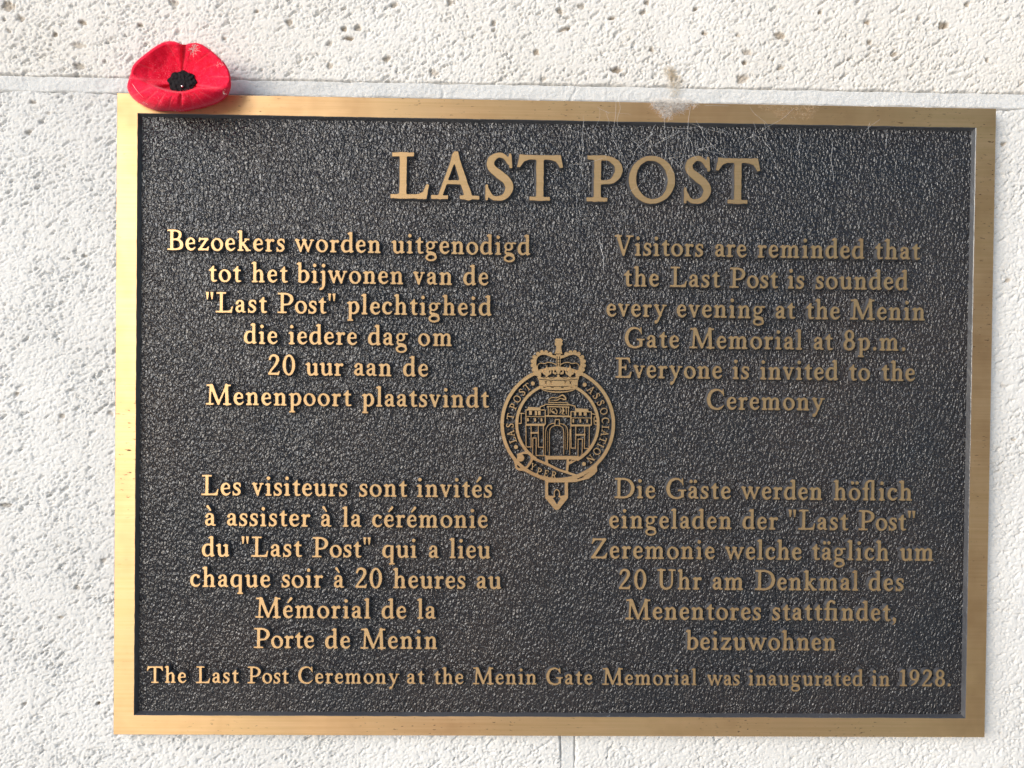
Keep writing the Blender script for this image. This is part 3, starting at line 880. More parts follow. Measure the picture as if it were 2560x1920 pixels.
def relief_part(name, prims, parent, top, depth, draft, step=0.17, k=0.14, wob=0.018, tol=0.012, loc=(0, 0)):
    xs, ys, F = field(prims, step, k, wob, 1.3, len(name))
    lp = contours(xs, ys, F, tol)
    v, f, m, s = solid_of(lp, 1.0, depth, draft, top, 0.12)
    me = mesh(name, [((a - loc[0]) * MM, b * MM, (c - loc[1]) * MM) for a, b, c in v], f, [M_LETTER, M_SIDE], m, s)
    return obj(name, me, parent, (loc[0] * MM, 0, loc[1] * MM))

crest = tag(empty('crest', plaque), 'round crest with crown, gate building and buckled belt')

# belt ring with the buckle and the hanging tab
belt = []
def circle(cx, cy, r, wd, a0=0, a1=360, n=72):
    return ('L', [(cx + r * math.sin(math.radians(a0 + (a1 - a0) * i / n)), cy - r * math.cos(math.radians(a0 + (a1 - a0) * i / n)), wd) for i in range(n + 1)])
belt += grp(I_, 1, [circle(534, 830, 481, 31)])
belt += grp(I_, 1, [circle(531, 830, 352, 27, -147, 150)])
belt += grp(B_, 0.7261, [
    K((285, 212, 34), (470, 290, 32), (600, 352, 30), (730, 395, 30), (840, 432, 28)),
    K((160, 340, 30), (300, 405, 32), (430, 462, 34), (580, 487, 36), (750, 485, 34), (880, 455, 44)),
    P((790, 420), (830, 435), (905, 425), (990, 370), (1060, 300), (1062, 370), (1030, 410), (960, 462), (800, 502), (720, 500), (770, 440)),
    K((120, 175, 26), (200, 150, 28), (262, 165, 36), (284, 225, 32), (240, 305, 30), (200, 340, 28)),
    K((75, 250, 20), (92, 290, 28), (105, 335, 30), (160, 352, 30), (220, 350, 26)),
    D(150, 213, 44), P((100, 160), (125, 180), (110, 205)), P((100, 262), (135, 240), (125, 215)),
    R(450, 188, 835, 232), L((457, 200, 34), (462, 280, 34)), L((712, 245, 34), (702, 372, 30)), K((830, 210, 40), (770, 250, 40), (720, 285, 24)),
    P((440, 470), (715, 470), (715, 690), (602, 832), (558, 832), (440, 690)),
    cut(R(478, 506, 672, 664)),
    K((552, 680, 14), (550, 620, 14), (580, 588, 14), (611, 620, 14), (609, 680, 14)),
    P((480, 655), (520, 670), (480, 680)), P((672, 655), (640, 670), (672, 680)),
    cut(P((567, 615), (593, 615), (599, 678), (624, 694), (582, 765), (533, 690), (562, 680))),
    cut(L((825, 464, 9), (895, 437, 15))),
    cut(R(760, 238, 792, 246)),
])
relief_part('belt', belt, crest, 0.0, 2.1, 0.30)

crown = []
beads = [(400, 345), (345, 322), (288, 320), (238, 342), (190, 385), (168, 440), (168, 495), (182, 552), (202, 602)]
cr = []
for u, v in beads:
    cr += [D(u, v, 29), D(1012 - u, v, 29)]
def mir(q):
    kind, a = q
    if kind == 'D': return ('D', (1012 - a[0], a[1], a[2]))
    if kind == 'R': return ('R', (1012 - a[2], a[1], 1012 - a[0], a[3]))
    return (kind, [(1012 - p[0],) + tuple(p[1:]) for p in a])
half = [K((480, 385, 44), (420, 372, 34), (360, 350, 26), (290, 343, 26), (228, 378, 26), (203, 450, 28), (212, 540, 34), (235, 610, 60)),
        K((236, 560, 13), (232, 500, 12), (268, 464, 12), (325, 470, 13), (372, 454, 13), (430, 462, 13), (480, 485, 14)),
        K((355, 485, 6), (352, 530, 28), (355, 575, 62), (355, 630, 40)), K((345, 620, 18), (312, 596, 26), (306, 556, 10)), K((365, 620, 18), (400, 596, 26), (406, 556, 10)),
        K((250, 560, 12), (262, 600, 34), (255, 650, 40)), K((470, 600, 30), (440, 590, 24), (452, 550, 14))]
for q in half: cr += [q, mir(q)]
cr += [P((458, 160), (475, 138), (545, 138), (566, 165), (558, 190), (567, 215), (552, 236), (468, 236), (456, 215), (463, 190)), R(478, 230, 545, 275),
       P((478, 262), (545, 262), (560, 345), (455, 345)), R(478, 345, 538, 530), D(506, 566, 30), K((506, 520, 30), (506, 640, 34)),
       P((225, 648), (787, 648), (768, 690), (758, 790), (700, 830), (600, 852), (505, 858), (410, 852), (312, 830), (258, 790), (246, 690))]
cr += [cut(K((475, 340, 5), (506, 346, 9), (537, 340, 5))), cut(R(487, 375, 494, 510)), cut(R(520, 375, 527, 510)), cut(R(495, 412, 520, 417)), cut(R(495, 450, 520, 455)), cut(R(495, 485, 520, 490))]
cr += [cut(K((255, 676, 7), (380, 688, 7), (506, 690, 7), (632, 688, 7), (757, 676, 7))),
       cut(K((262, 762, 6), (380, 772, 6), (506, 774, 6), (632, 772, 6), (750, 762, 6))),
       cut(K((300, 812, 3), (400, 826, 13), (506, 830, 15), (612, 826, 13), (712, 812, 3)))]
for cx in (375, 632):
    cr += [cut(L((cx - 46, 700, 5), (cx - 22, 745, 5))), cut(L((cx - 22, 700, 5), (cx - 46, 745, 5))), cut(L((cx + 46, 700, 5), (cx + 22, 745, 5))), cut(L((cx + 22, 700, 5), (cx + 46, 745, 5)))]
for cx in (320, 430, 560, 690):
    cr += [cut(L((cx - 14, 785, 8), (cx + 14, 787, 8)))]
for cx in (290, 425, 580, 715):
    cr += [cut(K((cx, 600, 4), (cx + 4, 560, 4), (cx - 2, 640, 4)))]
cr += [cut(K((300, 655, 5), (340, 662, 5), (370, 640, 5), (400, 662, 5), (450, 655, 5), (506, 610, 5), (556, 655, 5), (612, 662, 5), (640, 640, 5), (670, 662, 5), (712, 655, 5)))]
for (u, v), (u2, v2) in zip(beads[:-1], beads[1:]):
    mx, my = (u + u2) / 2, (v + v2) / 2
    dx, dy = (v2 - v), -(u2 - u)
    L_ = math.hypot(dx, dy)
    sg = 1 if (dx * (mx - 300) + dy * (my - 520)) > 0 else -1
    p, q = (mx + sg * dx / L_ * 6, my + sg * dy / L_ * 6), (mx + sg * dx / L_ * 34, my + sg * dy / L_ * 34)
    cr += [cut(L((*p, 6), (*q, 6))), cut(L((1012 - p[0], p[1], 6), (1012 - q[0], q[1], 6)))]
relief_part('crown', [tr(A_, 0.65337, q) for q in cr], crest, -0.16, 2.26, 0.26, 0.15, 0.08)

gt = [L((70, 308, 13), (300, 308, 13), (300, 478, 15), (72, 480, 15), (70, 308, 13)), P((92, 270), (235, 278), (232, 305), (78, 305), (80, 292), (92, 292)), L((75, 386, 10), (295, 388, 10)),
      R(108, 318, 142, 368), R(176, 318, 204, 372), R(213, 318, 246, 372), L((94, 412, 20), (94, 434, 24)), L((180, 412, 20), (180, 436, 26)), L((256, 412, 20), (256, 436, 24)),
      L((606, 328, 13), (850, 330, 13), (850, 488, 15), (606, 488, 15), (606, 328, 13)), P((655, 286), (815, 296), (815, 318), (825, 330), (655, 328)), L((610, 402, 10), (848, 404, 10)),
      R(642, 336, 670, 376), R(700, 336, 734, 376), R(758, 338, 796, 376), L((634, 424, 20), (634, 450, 22)), L((718, 424, 20), (718, 450, 24)), L((798, 426, 20), (798, 452, 22)),
      L((238, 300, 12), (242, 268, 14), (290, 256, 14), (300, 240, 12), (340, 242, 12)), L((568, 235, 12), (602, 250, 14), (655, 262, 14), (662, 300, 12)),
      L((330, 242, 14), (585, 248, 14)), L((340, 218, 12), (570, 222, 12)), L((325, 268, 14), (585, 274, 14)), L((318, 380, 20), (592, 386, 20)), L((336, 270, 12), (336, 378, 12)), L((576, 275, 12), (576, 380, 12)),
      K((348, 216, 8), (346, 182, 10), (385, 160, 12), (440, 164, 12), (480, 142, 14), (508, 132, 20), (538, 158, 18), (550, 182, 8)), K((352, 192, 6), (440, 192, 12), (478, 172, 12), (545, 184, 12), (510, 188, 10)),
      K((362, 290, 14), (355, 350, 10)), K((400, 285, 10), (375, 320, 12), (400, 340, 16), (430, 355, 10)), K((415, 290, 12), (440, 320, 12), (436, 360, 10)), K((470, 350, 10), (490, 320, 14), (480, 290, 10)),
      K((510, 285, 14), (520, 320, 20), (500, 350, 12), (530, 360, 10)), K((548, 285, 12), (552, 355, 12)), D(398, 335, 14), D(514, 312, 14),
      L((70, 490, 12), (72, 745, 12)), L((66, 492, 12), (290, 494, 12)), L((132, 505, 12), (132, 745, 12)), L((72, 748, 12), (132, 750, 12)), L((132, 582, 22), (215, 580, 22)), L((217, 500, 12), (219, 752, 12), (280, 752, 12)),
      L((278, 500, 12), (280, 852, 10)), L((150, 852, 11), (152, 642, 13), (192, 642, 13), (192, 852, 11), (345, 856, 10)),
      L((605, 495, 12), (608, 762, 12), (655, 764, 12)), L((602, 498, 12), (832, 500, 12)), L((664, 510, 12), (662, 762, 12)), L((664, 604, 22), (770, 604, 22)), L((770, 510, 12), (766, 768, 12), (822, 766, 12)),
      L((826, 505, 12), (822, 766, 12)), L((690, 856, 10), (692, 656, 12), (744, 656, 13), (738, 856, 10)), L((594, 540, 11), (592, 840, 10)),
      K((300, 850, 9), (302, 700, 10), (306, 560, 10), (330, 502, 11), (368, 474, 11), (415, 466, 10)), K((470, 470, 10), (520, 480, 11), (556, 516, 12), (568, 600, 12), (562, 780, 10)),
      K((350, 850, 9), (350, 700, 10), (354, 560, 11), (378, 512, 11), (436, 492, 11), (496, 508, 11), (518, 560, 11), (522, 700, 10), (520, 840, 9)),
      L((420, 422, 13), (466, 422, 13), (472, 492, 12), (414, 490, 12), (420, 422, 13)), L((545, 530, 6), (540, 780, 6)), L((328, 560, 6), (326, 800, 6)),
      L((-22, 345, 13), (50, 350, 13)), L((14, 350, 12), (14, 468, 12), (-30, 470, 12)), L((850, 352, 13), (905, 364, 13)), K((905, 392, 12), (885, 400, 12), (884, 470, 12), (910, 480, 12)), D(902, 440, 13)]
relief_part('gate_building', [tr(C_, 0.7261, q) for q in gt], crest, 0.16, 1.95, 0.12, 0.17, 0.06)

def ring_letter(ch, cx, cy, ang, size, top=0.05):
    """small capital on the belt; ang = clockwise turn in degrees"""
    wd = G[ch][0]
    X0, Z0 = sheet(cx, cy)
    c, s = math.cos(math.radians(-ang)), math.sin(math.radians(-ang))
    lp = []
    for p in glyph(ch, 0):
        q = (p - np.array([wd / 2, 50.0])) * size / 100.0 * SC
        q[:, 0] *= 0.92
        lp.append(np.stack([q[:, 0] * c - q[:, 1] * s, q[:, 0] * s + q[:, 1] * c], 1))
    v, f, m, ss = solid_of(lp, 1.0, 2.0, 0.16, top, 0.05)
    me = mesh('letter', [(a * MM, b * MM, cc * MM) for a, b, cc in v], f, [M_LETTER, M_SIDE], m, ss)
    tag(obj('letter', me, crest, (X0 * MM, 0, Z0 * MM)), 'small raised capital ' + ch.replace('Q', 'R') + ' on the belt')
RC = (534, 830)
def on_ring(ch, deg, size=61, r=414):
    a = math.radians(deg)
    ring_letter(ch, RC[0] + r * math.sin(a), RC[1] - r * math.cos(a), deg, size)
for ch, dg in zip('LASTPOST', (-109.8, -101.3, -91.6, -81.0, -68.4, -58.2, -48.2, -39.6)): on_ring(ch, dg)
for ch, dg in zip('ASSOCIATION', (44.1, 54.0, 63.6, 74.4, 85.6, 93.6, 101.0, 109.5, 116.6, 124.8, 136.6)): on_ring(ch, dg)
for ch, (u, v), an in (('Y', (296, 318), 22), ('P', (370, 370), 18), ('E', (455, 398), 14), ('Q', (545, 412), 10)):
    ring_letter(ch, *B_(u, v), an, 56)
for dg in (-118.6, -31.5, 34.2, 146.8):
    a = math.radians(dg)
    x, z = sheet(RC[0] + 412 * math.sin(a), RC[1] - 412 * math.cos(a))
    o = relief_part('stud', [('D', (0, 0, 1.05))], crest, 0.05, 2.0, 0.2, 0.15, 0.0)
    o.location = (x * MM, 0, z * MM)

# ------------------------------------------------------------------ THE POPPY
FX, FZ = -188.07, 165.25
def poppy_pt(x, z, h):
    """x,z: where it shows against the plaque face (mm); h: how far it stands out"""
    k = 1 - h / CAMD
    return (CAMX + (x - CAMX) * k, -h, CAMZ + (z - CAMZ) * k)
OUTL = [(23.6, 2.0), (23.3, 5.1), (21.0, 9.6), (16.8, 13.6), (12.2, 17.3), (8.6, 19.4), (5.0, 19.7), (2.6, 18.9), (1.1, 18.0), (-0.8, 18.8), (-3.2, 20.1), (-6.2, 20.3), (-9.4, 19.6), (-13, 17.4), (-17.2, 14.3),
        (-20.8, 11.3), (-23.9, 8.6), (-25.3, 4.4), (-25.0, 1.8), (-26.6, 0.4), (-27.2, -2.0), (-26.4, -5.2), (-24.2, -8.2), (-21.5, -10.1), (-18.0, -11.9), (-14.6, -13.3), (-10.5, -13.9), (-6.8, -13.6),
        (-3.5, -13.9), (1.0, -13.8), (6.0, -12.7), (10.5, -11.6), (14.6, -10.4), (18.5, -8.7), (21.4, -6.6), (22.9, -4.2), (23.9, -1.5)]
CRST = [(23.0, 2.0), (22.4, 5.0), (20.0, 9.0), (15.7, 12.7), (11.3, 16.3), (8.1, 18.2), (4.8, 18.4), (2.5, 17.7), (1.1, 17.0), (-0.7, 17.7), (-3.0, 18.9), (-6.0, 19.0), (-9.0, 18.3), (-12.3, 16.3), (-16.3, 13.4),
        (-19.8, 10.5), (-22.9, 7.9), (-24.4, 4.2), (-24.3, 1.7), (-20.5, 0.9), (-17.0, -0.5), (-13.4, -2.3), (-10.0, -3.6), (-7.2, -4.5), (-5.3, -4.9), (-3.9, -5.1), (-2.4, -5.3), (-1.0, -5.2),
        (0.0, -5.2), (1.8, -5.0), (4.2, -4.2), (7.0, -3.3), (10.0, -2.3), (14.0, -1.6), (18.0, -1.7), (21.0, -2.9), (22.6, -1.2)]
def polar_fn(pts):
    a = np.array([math.atan2(z, x) for x, z in pts]); r = np.array([math.hypot(x, z) for x, z in pts])
    o = np.argsort(a); a = a[o]; r = r[o]
    a = np.r_[a[-3:] - 2 * np.pi, a, a[:3] + 2 * np.pi]; r = np.r_[r[-3:], r, r[:3]]
    def f(t): return sum(np.interp(t + d, a, r) for d in (-0.10, -0.066, -0.033, 0, 0.033, 0.066, 0.10)) / 7
    return f
Rf, Cf = polar_fn(OUTL), polar_fn(CRST)
poppy = tag(empty('poppy', None, (0, -PT * MM, ZC)), 'red felt remembrance poppy with black centre resting over the upper corner of the plaque', 'poppy')
BOUND = [math.radians(v) for v in (-8, 87, 176, 266)]
VEINS = [-163, -150, -134, -115, -66, -44, -27, 8, 27, 47, 68, 112, 158]
DISC = 5.6
def poppy_grid(t0, t1, nt, ns):
    T, Sg = np.meshgrid(np.linspace(t0, t1, nt), np.linspace(0, 1, ns))
    tw = (T + np.pi) % (2 * np.pi) - np.pi
    Rr = Rf(tw); Cr = np.minimum(Cf(tw), Rr * 0.975)
    low = sstep(0.02, 0.32, -np.sin(tw)) * 1.0          # 1 on the folded lower lip
    r = Rr * Sg
    hc = 11.0 + 5.2 * low
    hc = hc - 3.0 * np.exp(-((T - BOUND[1]) / 0.09) ** 2) - 1.2 * np.exp(-((tw + 1.65) / 0.10) ** 2)
    he = np.where(low > 0.5, 2.6, 11.6)
    he = 9.6 * (1 - low) + 2.8 * low
    a = np.clip(r / Cr, 0, 1)
    up = 4.2 + (hc - 4.2) * ((0.30 * a + 0.70 * a ** 2.2) * (1 - low) + (0.10 * a ** 2 + 0.90 * a ** 13) * low)
    b = np.clip((r - Cr) / np.maximum(Rr - Cr, 0.3), 0, 1)
    dn = he + (hc - he) * np.sqrt(np.clip(1 - b ** 2.3, 0, 1))
    h = np.where(r < Cr, up, dn)
    g = np.zeros_like(h)
    for i, vd in enumerate(VEINS):
        tv = math.radians(vd) + (0.45 if math.cos(math.radians(vd)) > 0 else -0.45) * (1 - Sg) ** 1.3 * abs(math.sin(math.radians(vd) * 0.9 + 0.4))
        dd = ((tw - tv + np.pi) % (2 * np.pi) - np.pi) * r
        g = np.maximum(g, np.exp(-(dd / 0.36) ** 2) * np.where(low > 0.3, sstep(0.02, 0.25, (r - Cr) / np.maximum(Rr - Cr, 0.3)), sstep(0.5, 0.72, Sg)))
    for tb in (BOUND[0], BOUND[2], BOUND[3], BOUND[1]):
        dd = ((tw - tb + np.pi) % (2 * np.pi) - np.pi) * r
        g = np.maximum(g, 0.9 * np.exp(-(dd / 0.55) ** 2) * sstep(0.25, 0.4, Sg))
    x = FX + r * np.cos(tw); z = FZ + r * np.sin(tw)
    puff = 0.35 * fbm(x * 0.16, z * 0.16, 12, 2) * sstep(0.2, 0.6, Sg)
    h = h + puff - 0.16 * g + 0.06 * perlin(x * 2.2, z * 2.2, 4)
    return x, z, h, g, tw
def petal(t0, t1, label):
    nt, ns = 110, 74
    x, z, h, g, tw = poppy_grid(t0, t1, nt, ns)
    k = 1 - h / CAMD
    Xf = CAMX + (x - CAMX) * k; Zf = CAMZ + (z - CAMZ) * k
    rows = [np.stack([Xf, -h, Zf], -1)]
    # rolled rim, then the back of the cup running in to the pin
    ex, ez, eh = Xf[-1], Zf[-1], h[-1]
    cx, cz = poppy_pt(FX, FZ, 4)[0], poppy_pt(FX, FZ, 4)[2]
    for sh, kk in ((0.5, 1.004), (1.2, 1.0), (1.7, 0.985), (2.6, 0.94), (4.5, 0.80), (7.5, 0.55), (9.0, 0.25)):
        hh = np.maximum(eh - sh, 0.25 + 1.3 * (1 - kk))
        rows.append(np.stack([cx + (ex - cx) * kk, -hh, cz + (ez - cz) * kk], -1)[None])
    Vv = np.concatenate(rows, 0)
    idx = np.arange(Vv.shape[0] * nt).reshape(-1, nt)
    q = np.stack([idx[:-1, :-1], idx[:-1, 1:], idx[1:, 1:], idx[1:, :-1]], -1).reshape(-1, 4)
    me = mesh('petal', (Vv.reshape(-1, 3) * MM).tolist(), q[:, ::-1].tolist(), [M_FELT], None, True)
    cre = np.zeros(Vv.shape[0] * nt, np.float32); cre[:g.size] = (np.clip(g, 0, 1) * 0.26).ravel()
    at = me.attributes.new('crease', 'FLOAT', 'POINT'); at.data.foreach_set('value', cre)
    tag(obj('petal', me, poppy), label)
petal(BOUND[0], BOUND[1], 'upper right lobe')
petal(BOUND[1], BOUND[2], 'upper left lobe')
petal(BOUND[2], BOUND[3], 'folded lower left lip')
petal(BOUND[3], BOUND[0] + 2 * math.pi, 'folded lower right lip')

def poppy_centre():
    V, Fc = [], []
    nt, ns = 96, 16
    for i in range(ns):
        s = i / (ns - 1)
        for j in range(nt):
            t = 2 * math.pi * j / nt
            sc = 1 + 0.075 * math.cos(8 * t + 0.6) * s
            x = 0.1 + 7.2 * sc * s * math.cos(t); z = 0.5 + (5.3 if math.sin(t) > 0 else 6.4) * sc * s * math.sin(t)
            h = 6.4 - 0.5 * s * s + 0.5 * float(perlin(x * 0.7, z * 0.7, 3)) * (0.4 + s) - (1.4 if i == ns - 1 else 0)
            V.append([q * MM for q in poppy_pt(FX + x, FZ + z, h)])
    for i in range(ns - 1):
        for j in range(nt):
            k = (j + 1) % nt
            Fc.append((i * nt + j, (i + 1) * nt + j, (i + 1) * nt + k, i * nt + k))
    return mesh('centre_disc', V, Fc, [M_BLACK], None, True)
obj('centre_disc', poppy_centre(), poppy)
def ball(r, n=10):
    V, Fc = [], []
    for i in range(n + 1):
        p = math.pi * i / n
        for j in range(2 * n):
            t = math.pi * j / n
            V.append((r * math.sin(p) * math.cos(t), -r * math.cos(p) * 0.8, r * math.sin(p) * math.sin(t)))
    for i in range(n):
        for j in range(2 * n):
            k = (j + 1) % (2 * n)
            Fc.append((i * 2 * n + j, i * 2 * n + k, (i + 1) * 2 * n + k, (i + 1) * 2 * n + j))
    return V, Fc
v, f = ball(0.62 * MM)
obj('pin_head', mesh('pin_head', v, f, [M_STEEL], None, True), poppy, tuple(q * MM for q in poppy_pt(FX + 0.1, FZ - 1.9, 6.9)))

# ------------------------------------------------------------------ fibres: lint, dust and cobweb
class Fibres:
    def __init__(s): s.V, s.F = [], []
    def add(s, pts, r):
        n0 = len(s.V)
        for i, p in enumerate(pts):
            a = Vector(pts[max(0, i - 1)]); b = Vector(pts[min(len(pts) - 1, i + 1)])
            d = (b - a)
            if d.length < 1e-9: d = Vector((0, 0, 1))
            d.normalize()
            u = d.cross(Vector((0.13, 1, 0.21))).normalized(); w_ = d.cross(u)
            rr = r * (1 if 0 < i < len(pts) - 1 else 0.4)
            for k in range(3):
                an = 2.0944 * k
                q = Vector(p) + (u * math.cos(an) + w_ * math.sin(an)) * rr
                s.V.append((q.x * MM, q.y * MM, q.z * MM))
        for i in range(len(pts) - 1):
            for k in range(3):
                k2 = (k + 1) % 3
                s.F.append((n0 + 3 * i + k, n0 + 3 * i + k2, n0 + 3 * i + 3 + k2, n0 + 3 * i + 3 + k))
    def tuft(s, c, ax, az, dep, n, ln, r, curl=0.8):
        for _ in range(n):
            a = random.uniform(0, 2 * math.pi); q = math.sqrt(random.random())
            p = Vector((c[0] + ax * q * math.cos(a), c[1] - random.random() * dep * (1.1 - q), c[2] + az * q * math.sin(a)))
            d = Vector((random.gauss(0, 1), random.gauss(0, 0.35), random.gauss(0, 1))).normalized()
            pts = [tuple(p)]
            for k in range(5):
                d = (d + Vector((random.gauss(0, curl), random.gauss(0, curl * 0.35), random.gauss(0, curl)))).normalized()
                p = p + d * ln / 5 * random.uniform(0.6, 1.3)
                p.y = min(p.y, c[1] - 0.03)
                pts.append(tuple(p))
            s.add(pts, r * random.uniform(0.6, 1.2))
    def make(s, name, mat, parent=None, loc=(0, 0, 0)):
        return obj(name, mesh(name, s.V, s.F, [mat], None, True), parent, loc)

fz = Fibres()
fr_ = random.Random(3)
for t0, t1 in ((BOUND[0], BOUND[3] + 2 * math.pi - 1.6), (BOUND[3] - 2 * math.pi + 0.0, BOUND[0])):
    gx, gz, gh, _, _ = poppy_grid(t0, t1, 260, 60)
    k_ = 1 - gh / CAMD
    GX, GZ = CAMX + (gx - CAMX) * k_, CAMZ + (gz - CAMZ) * k_
    for _ in range(int(2600 * (t1 - t0) / 4)):
        j = min(58, max(14, int(59 * math.sqrt(fr_.uniform(0.06, 1)))));  i = fr_.randrange(1, 258)
        p = Vector((GX[j, i], -gh[j, i], GZ[j, i]))
        du = Vector((GX[j, i + 1] - GX[j, i - 1], -(gh[j, i + 1] - gh[j, i - 1]), GZ[j, i + 1] - GZ[j, i - 1]))
        dv = Vector((GX[j + 1, i] - GX[j - 1, i], -(gh[j + 1, i] - gh[j - 1, i]), GZ[j + 1, i] - GZ[j - 1, i]))
        nn = du.cross(dv).normalized()
        if nn.y > 0: nn = -nn
        nn = (nn + Vector((fr_.gauss(0, .6), fr_.gauss(0, .3), fr_.gauss(0, .6)))).normalized()
        ln = fr_.uniform(0.35, 0.85)
        fz.add([tuple(p), tuple(p + nn * ln * 0.6), tuple(p + nn * ln + Vector((fr_.gauss(0, .12), 0, fr_.gauss(0, .12))))], 0.028)
for _ in range(900):                                   # nap standing out along the rim
    i = fr_.randrange(1, 258)
    p = Vector((GX[59, i], -gh[59, i] + fr_.uniform(0, 1.0), GZ[59, i])) if _ % 3 == 0 else None
    if p is None:
        tw = fr_.uniform(-math.pi, math.pi); rr = float(Rf(tw)); hh = 9.0 if math.sin(tw) > 0 else 3.0
        q = poppy_pt(FX + rr * math.cos(tw), FZ + rr * math.sin(tw), hh)
        p = Vector(q); p.y += fr_.uniform(-0.4, 0.8)
        d = Vector((math.cos(tw), fr_.gauss(-0.2, .5), math.sin(tw)))
    else: d = Vector((p.x - CAMX * 0 - (FX + 4), 0, p.z - FZ)).normalized()
    d = (d.normalized() + Vector((fr_.gauss(0, .35), 0, fr_.gauss(0, .35)))).normalized()
    fz.add([tuple(p), tuple(p + d * 0.35), tuple(p + d * fr_.uniform(0.5, 0.9))], 0.03)
tag(fz.make('felt_nap', M_FELT, poppy), None, None, None, 'stuff')
fb = Fibres()
def on_poppy(x, z, h, ax, az, n, ln, r, dep=0.5):
    p = poppy_pt(FX + x, FZ + z, h)
    fb.tuft((p[0], p[1], p[2]), ax, az, dep, n, ln, r)
on_poppy(6.3, 17.0, 13.4, 1.6, 1.3, 26, 2.4, 0.07)
on_poppy(5.6, 14.8, 11.6, 1.0, 1.0, 12, 2.0, 0.06)
on_poppy(-2.5, -12.6, 5.6, 4.2, 0.7, 60, 1.8, 0.08, 1.0)
on_poppy(-11.5, -12.3, 5.8, 2.4, 0.6, 36, 1.6, 0.09, 1.0)
on_poppy(1.8, -9.0, 13.2, 1.3, 1.0, 16, 1.8, 0.07)
on_poppy(20.6, -4.6, 11.5, 0.8, 1.0, 12, 1.6, 0.06)
on_poppy(-18.0, -10.2, 9.5, 0.9, 0.7, 10, 1.4, 0.06)
on_poppy(18.5, 9.5, 12.8, 1.6, 1.6, 10, 1.8, 0.05)
pts = []
for k in range(14):
    t = k / 13
    pts.append(poppy_pt(FX - 24.6 + 7.6 * t, FZ - 0.9 - 9.6 * t - 0.4 * math.sin(t * 5), 12.4 + 3.2 * math.sin(math.pi * min(1, t * 1.2)) - 1.5 * t))
fb.add(pts, 0.07)
tag(fb.make('lint', M_LINT, poppy), 'pale lint caught on the felt', None, None, 'stuff')

# dust on top of the rim, wisps on the stone, threads of cobweb over the heading
def on_plaque(u, v, off=0.0):
    """photographed point -> plaque face (mm)"""
    d = right * ((u - 1280) / 1950.0) + down * ((v - 960) / 1950.0) + fwd
    k = (CAMD - off) / d.y
    return CAMX + d.x * k, CAMZ + d.z * k
WORLD = (0, -PT * MM, ZC)
d1 = Fibres()
for (u, v, a, b, n, dep) in ((1674, 268, 8.0, 2.8, 620, 2.6), (1650, 258, 5.0, 2.2, 200, 1.6), (1706, 258, 7.5, 1.5, 260, 1.6), (1663, 286, 2.8, 1.6, 110, 1.2)):
    x, z = on_plaque(u, v); d1.tuft((x, -0.05, z), a, b, dep, n, 3.2, 0.05, 1.0)
tag(d1.make('dust_tuft', M_LINT, None, WORLD), 'thick tuft of grey fluff hanging over the top rim above the heading', 'dust', 'dust on the plaque rim')
d2 = Fibres()
for (u, v, a, b, n) in ((1985, 283, 11.0, 3.0, 230), (1930, 268, 7.0, 1.4, 90), (2020, 270, 5.0, 1.6, 60)):
    x, z = on_plaque(u, v); d2.tuft((x, -0.04, z), a, b, 0.5, n, 2.0, 0.022, 0.9)
tag(d2.make('dust_tuft', M_OCHRE, None, WORLD), 'thin brownish smear of dust on the rim above the right text block', 'dust', 'dust on the plaque rim')
d3 = Fibres()
for (u, v, a, b, n) in ((1676, 182, 2.4, 2.4, 130), (1688, 203, 3.8, 3.0, 110), (1685, 232, 2.2, 4.0, 60)):
    x, z = px_wall(u, v); d3.tuft((x, PT - 0.3, z), a, b, 1.2, n, 3.4, 0.035, 0.9)
tag(d3.make('fluff_wisp', M_OCHRE, None, WORLD), 'yellowish wisp of fluff clinging to the stone above the joint', 'fluff')

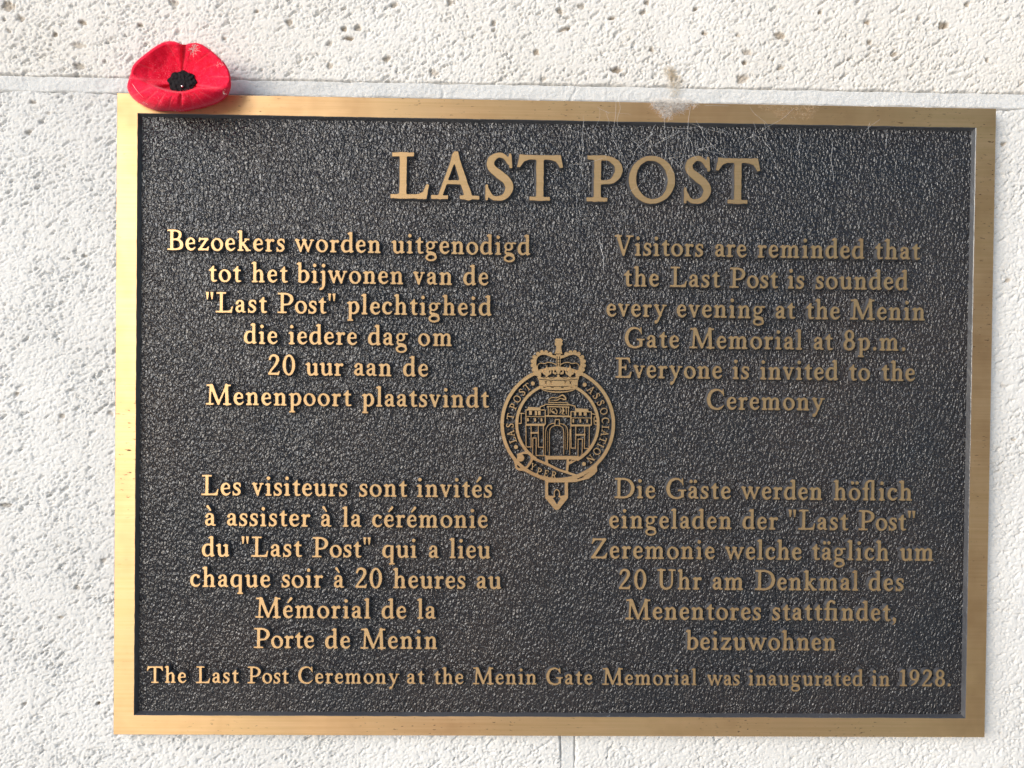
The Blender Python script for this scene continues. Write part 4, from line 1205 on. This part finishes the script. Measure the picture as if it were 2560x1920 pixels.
web = Fibres()
rw = random.Random(5)
def strand(p, q, sag=0.0, r=0.032, wav=0.5, lift=(0.5, 0.5)):
    (x0, z0), (x1, z1) = on_plaque(*p), on_plaque(*q)
    n = 16; ph = rw.uniform(0, 6); pts = []
    for i in range(n + 1):
        t = i / n
        bx = wav * math.sin(t * 5 + ph) * math.sin(math.pi * t); bz = -sag * math.sin(math.pi * t)
        pts.append((x0 + (x1 - x0) * t + bx, -(lift[0] + (lift[1] - lift[0]) * t) - 0.3 * math.sin(math.pi * t), z0 + (z1 - z0) * t + bz))
    web.add(pts, r * 1.5)
for a, b, rr in [((1728, 262), (1700, 420), 0.045), ((1640, 310), (1590, 375), 0.04), ((1590, 375), (1560, 430), 0.03), ((1718, 340), (1742, 400), 0.035), ((1742, 375), (1790, 362), 0.03), ((1762, 345), (1815, 395), 0.035),
                 ((1640, 330), (1600, 352), 0.03), ((1576, 350), (1620, 385), 0.03), ((1540, 240), (1532, 350), 0.035), ((1532, 350), (1560, 395), 0.03), ((1700, 325), (1660, 345), 0.03), ((1460, 300), (1452, 400), 0.032),
                 ((1905, 340), (1930, 395), 0.03), ((1930, 395), (1960, 440), 0.028), ((1905, 340), (1870, 345), 0.028), ((1870, 345), (1850, 370), 0.028), ((2079, 350), (2082, 450), 0.04), ((1998, 350), (1996, 395), 0.035),
                 ((1663, 290), (1662, 400), 0.035), ((1545, 245), (1545, 320), 0.03), ((1985, 270), (1900, 330), 0.03), ((2175, 305), (2165, 335), 0.03), ((2200, 298), (2160, 330), 0.03), ((1510, 395), (1425, 412), 0.03),
                 ((1455, 400), (1440, 560), 0.024), ((1500, 600), (1508, 676), 0.075), ((1499, 598), (1503, 630), 0.05), ((2214, 325), (2213, 375), 0.035), ((1560, 520), (1540, 600), 0.022), ((1740, 300), (1762, 345), 0.03)]:
    strand(a, b, rw.uniform(-0.3, 1.0), rr, rw.uniform(0.3, 1.2), (0.25, 0.6))
for _ in range(34):
    u = rw.gauss(1690, 190); v = rw.uniform(262, 420)
    an = rw.gauss(1.5, 0.8); ln = rw.uniform(25, 95)
    strand((u, v), (u + ln * math.cos(an), v + ln * math.sin(an)), rw.uniform(-0.4, 1.2), rw.uniform(0.014, 0.026), rw.uniform(0.3, 1.4), (0.2, 0.5))
tag(web.make('cobweb', M_WEB, None, WORLD), 'fine broken cobweb threads trailing from the top rim over the word POST', 'cobweb', None, 'stuff')

# ------------------------------------------------------------------ the pavement in front of the wall (lights the plaque from below)
def pave_mat():
    m, t, b = new_mat('pavement')
    v = coords(t)
    c = mix(t, noise(t, v, 3.0, 5, 0.6), (0.50, 0.48, 0.45), (0.62, 0.60, 0.57))
    t.links.new(c, b.inputs['Base Color']); b.inputs['Roughness'].default_value = 0.9
    return m
gm = mesh('pavement', [(-60, -120, 0), (60, -120, 0), (60, 0.2, 0), (-60, 0.2, 0)], [(0, 1, 2, 3)], [pave_mat()])
tag(obj('pavement', gm), 'plain grey stone pavement in front of the wall', None, None, 'structure')
